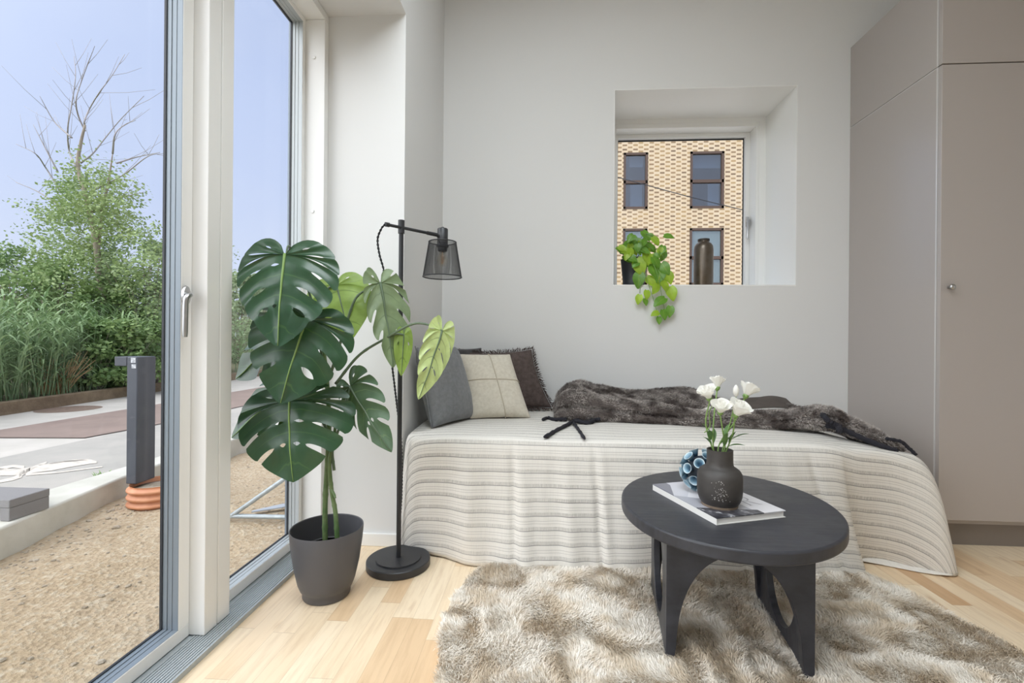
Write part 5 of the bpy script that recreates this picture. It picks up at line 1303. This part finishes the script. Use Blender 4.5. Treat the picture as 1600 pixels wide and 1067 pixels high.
shr = [('bush', 25, 8.0, 1.0, 2.3, 'foliage2', 'broad dark green bush at the far left behind the reeds'), ('bush', -75, 8.2, 1.3, 2.6, 'foliage2', 'bush beyond the left edge of the reeds'),
       ('bush', 85, 7.6, .9, 2.0, 'foliage2', 'low bush left of the pale tree trunk behind the reeds'), ('willow_bush', 232, 8.6, 1.05, 2.7, 'foliage3', 'pale willow bush right of the tall tree behind the slate bollard'),
       ('bush', 180, 8.4, .8, 1.9, 'foliage2', 'low bush right of the pale tree trunk behind the reeds'), ('willow_bush', 300, 10.5, 1.5, 3.0, 'foliage3', 'willow bush hidden behind the white mullion'),
       ('bush', 370, 15, 2.0, 2.9, 'foliage3', 'distant pale bush seen through the fixed window beside the mullion'), ('bush', 425, 19, 2.4, 3.0, 'foliage3', 'distant bush seen through the fixed window behind the monstera'), ('bush', 470, 26, 3.2, 3.4, 'foliage3', 'farthest bush along the lane')]
for k, (nm, px, Y, rx, h, m, lab) in enumerate(shr):
    p = at(px, 560, Y); p.z = .05; bush(nm, p, rx, rx*.9, h, 70, 80, .07 if Y < 12 else .14, m, lab, 'bush', 30+k, 'bushes beyond the lane')
# reeds
rr = random.Random(8); mb = MB()
def blade(p, d, ln, w, droop):
    n = 4; side = d.cross(Vector((0, 0, 1))); side = side.normalized() if side.length > 1e-3 else Vector((1, 0, 0)); vs = []
    for i in range(n+1):
        t = i/n; q = p+d*(ln*t)-Vector((0, 0, droop*ln*t*t)); ww = w*(1-t)**.7*(.6+.8*min(1, t*3)) if i < n else .0005
        vs += [q-side*ww*.5, q+side*ww*.5]
    mb.add(vs, [(2*i, 2*i+1, 2*i+3, 2*i+2) for i in range(n)])
for k in range(1500):
    y = rr.uniform(2.2, 9.5) if k < 1250 else rr.uniform(9.5, 24); xe = -5.68-.118*y-(0 if y < 7.7 else (y-7.7)*.0)
    x = xe-.10-abs(rr.gauss(0, .75)); h = rr.uniform(.9, 1.55)*(1 if x < xe-.5 else .8); p = Vector((x, y, .08)); ln = Vector((rr.gauss(0, .10), rr.gauss(0, .10), 1)).normalized()
    mb.tube([p, p+ln*h*.5, p+ln*h*.95], [.006, .005, .002], 3, cap=False)
    for q in range(7):
        z = h*(.25+.11*q+rr.uniform(-.04, .04)); a = rr.uniform(0, 2*math.pi); d = Vector((math.cos(a)*.75, math.sin(a)*.75, .8)).normalized(); blade(p+ln*z, d, rr.uniform(.28, .5), .026, rr.uniform(.3, .9))
tag(mb.build('reeds', 'reed'), 'tall green reeds growing behind the timber edging', 'reeds', kind='stuff')
mb = MB(); rr = random.Random(5)
for k in range(60):
    px = rr.uniform(70, 130); y0 = 6.2; p = at(80+rr.uniform(-15, 20), 622, 6.1); p.z = .08; d = Vector((rr.uniform(-.2, .9), rr.uniform(-.3, .3), 1)).normalized(); mb.tube([p, p+d*.35, p+d*rr.uniform(.5, .8)-Vector((0, 0, .08))], [.006, .005, .002], 4)
tag(mb.build('dry_reed_stems', plain('dry_reed', (198, 166, 122), .9)), 'dry tan reed stems leaning in front of the green reeds', 'reeds', kind='stuff')
for k, (px, y_, lab) in enumerate(((195, 6.9, 'leafy shrub at the reed edge left of the bollard'), (150, 6.6, 'small leafy shrub at the reed edge nearest the manhole cover'), (252, 7.6, 'leafy shrub at the reed edge right of the bollard'))):
    p = at(px, 600, y_); p.z = .08; bush('shrub', p, .48, .42, 1.05, 40, 60, .075, 'foliage2', lab, 'shrub', 70+k, 'shrubs at the reed edge')
mb = MB(); p0 = gp(160, 739, .03); rr = random.Random(2); p0.z = .0
for k in range(50):
    a = rr.uniform(0, 6.28); d = Vector((math.cos(a)*.6, math.sin(a)*.6, 1)).normalized(); blade(p0+Vector((rr.gauss(0, .03), rr.gauss(0, .03), 0)), d, rr.uniform(.03, .07), .006, .3)
tag(mb.build('grass_tuft', 'grass'), 'small green grass tuft between kerb and asphalt', 'grass')

# ---------------------------------------------------------------- brick building across the yard
YF = 16.0
bb = thing('brick_building', (6, YF, 0), 'yellow brick building with brown-framed windows seen through the niche window', 'building')
wins = []
for (x0, x1) in ((-2.9, -2.05), (-.4, .7), (2.74, 3.55), (4.96, 6.07), (8.3, 9.1), (10.6, 11.7)):
    for (z0, z1) in ((.30, 2.2), (2.86, 4.77), (5.44, 7.35), (8.0, 9.9)): wins.append((x0, x1, z0, z1))
mb = MB(); xs = sorted({-6, 15} | {w[0] for w in wins} | {w[1] for w in wins}); zs = sorted({-.3, 12} | {w[2] for w in wins} | {w[3] for w in wins})
for i in range(len(xs)-1):
    for j in range(len(zs)-1):
        cxm, czm = (xs[i]+xs[i+1])/2, (zs[j]+zs[j+1])/2
        if any(w[0] < cxm < w[1] and w[2] < czm < w[3] for w in wins): continue
        mb.box((xs[i], YF, zs[j]), (xs[i+1], YF+.3, zs[j+1]))
mb.build('brick_wall', 'brick', bb)
MB().box((-6, YF+1.6, -.3), (15, YF+1.8, 12)).box((-6, YF+.3, 11.8), (15, YF+1.8, 12)).build('rear_wall', 'interior', bb)
for k, (x0, x1, z0, z1) in enumerate(wins):
    fw_ = .075; m_ = (z0+z1)/2-.04; mb = MB(); ya, yb_ = YF-.02, YF+.10
    mb.box((x0, ya, z0), (x0+fw_, yb_, z1)); mb.box((x1-fw_, ya, z0), (x1, yb_, z1)); mb.box((x0, ya, z0), (x1, yb_, z0+fw_)); mb.box((x0, ya, z1-fw_), (x1, yb_, z1)); mb.box((x0, ya, m_-.05), (x1, yb_, m_+.05))
    w_ = mb.build('window', 'brown_frame', bb)
    MB().box((x0+fw_, YF+.045, z0+fw_), (x1-fw_, YF+.055, z1-fw_)).build('pane', 'farpane', w_)
    wide = x1-x0 > 1; low = z0 < 4
    mb = MB()
    if low: mb.box((x0+.08, YF+.062, z0+.08), (x1-.08, YF+.07, z1-.08)); mb.build('blind', 'blind', w_)
    elif wide: mb.box((x1-.42, YF+.3, z0), (x1-.05, YF+.33, m_)); mb.box((x0, YF+.3, z1-.45), (x1, YF+.33, z1)); mb.build('pane_reflection', 'pane_reflection', w_)
    else: mb.box((x0+.28, YF+.3, z0), (x1-.12, YF+.33, m_)); mb.box((x0+.25, YF+.3, z1-.38), (x1-.1, YF+.33, z1)); mb.build('pane_reflection', 'pane_reflection', w_)  # panels stand in for reflections in the panes
mb = MB(); A = at(900, 259, 9.0); B = at(1250, 350, 9.0); d = B-A
mb.tube([A-d*1.2+Vector((0, 0, .3)), A, A.lerp(B, .5)-Vector((0, 0, .03)), B, B+d*1.0+Vector((0, 0, .1))], .008, 6)
tag(mb.build('overhead_cable', 'gasket'), 'thin overhead cable sloping in front of the yellow brick building', 'cable')
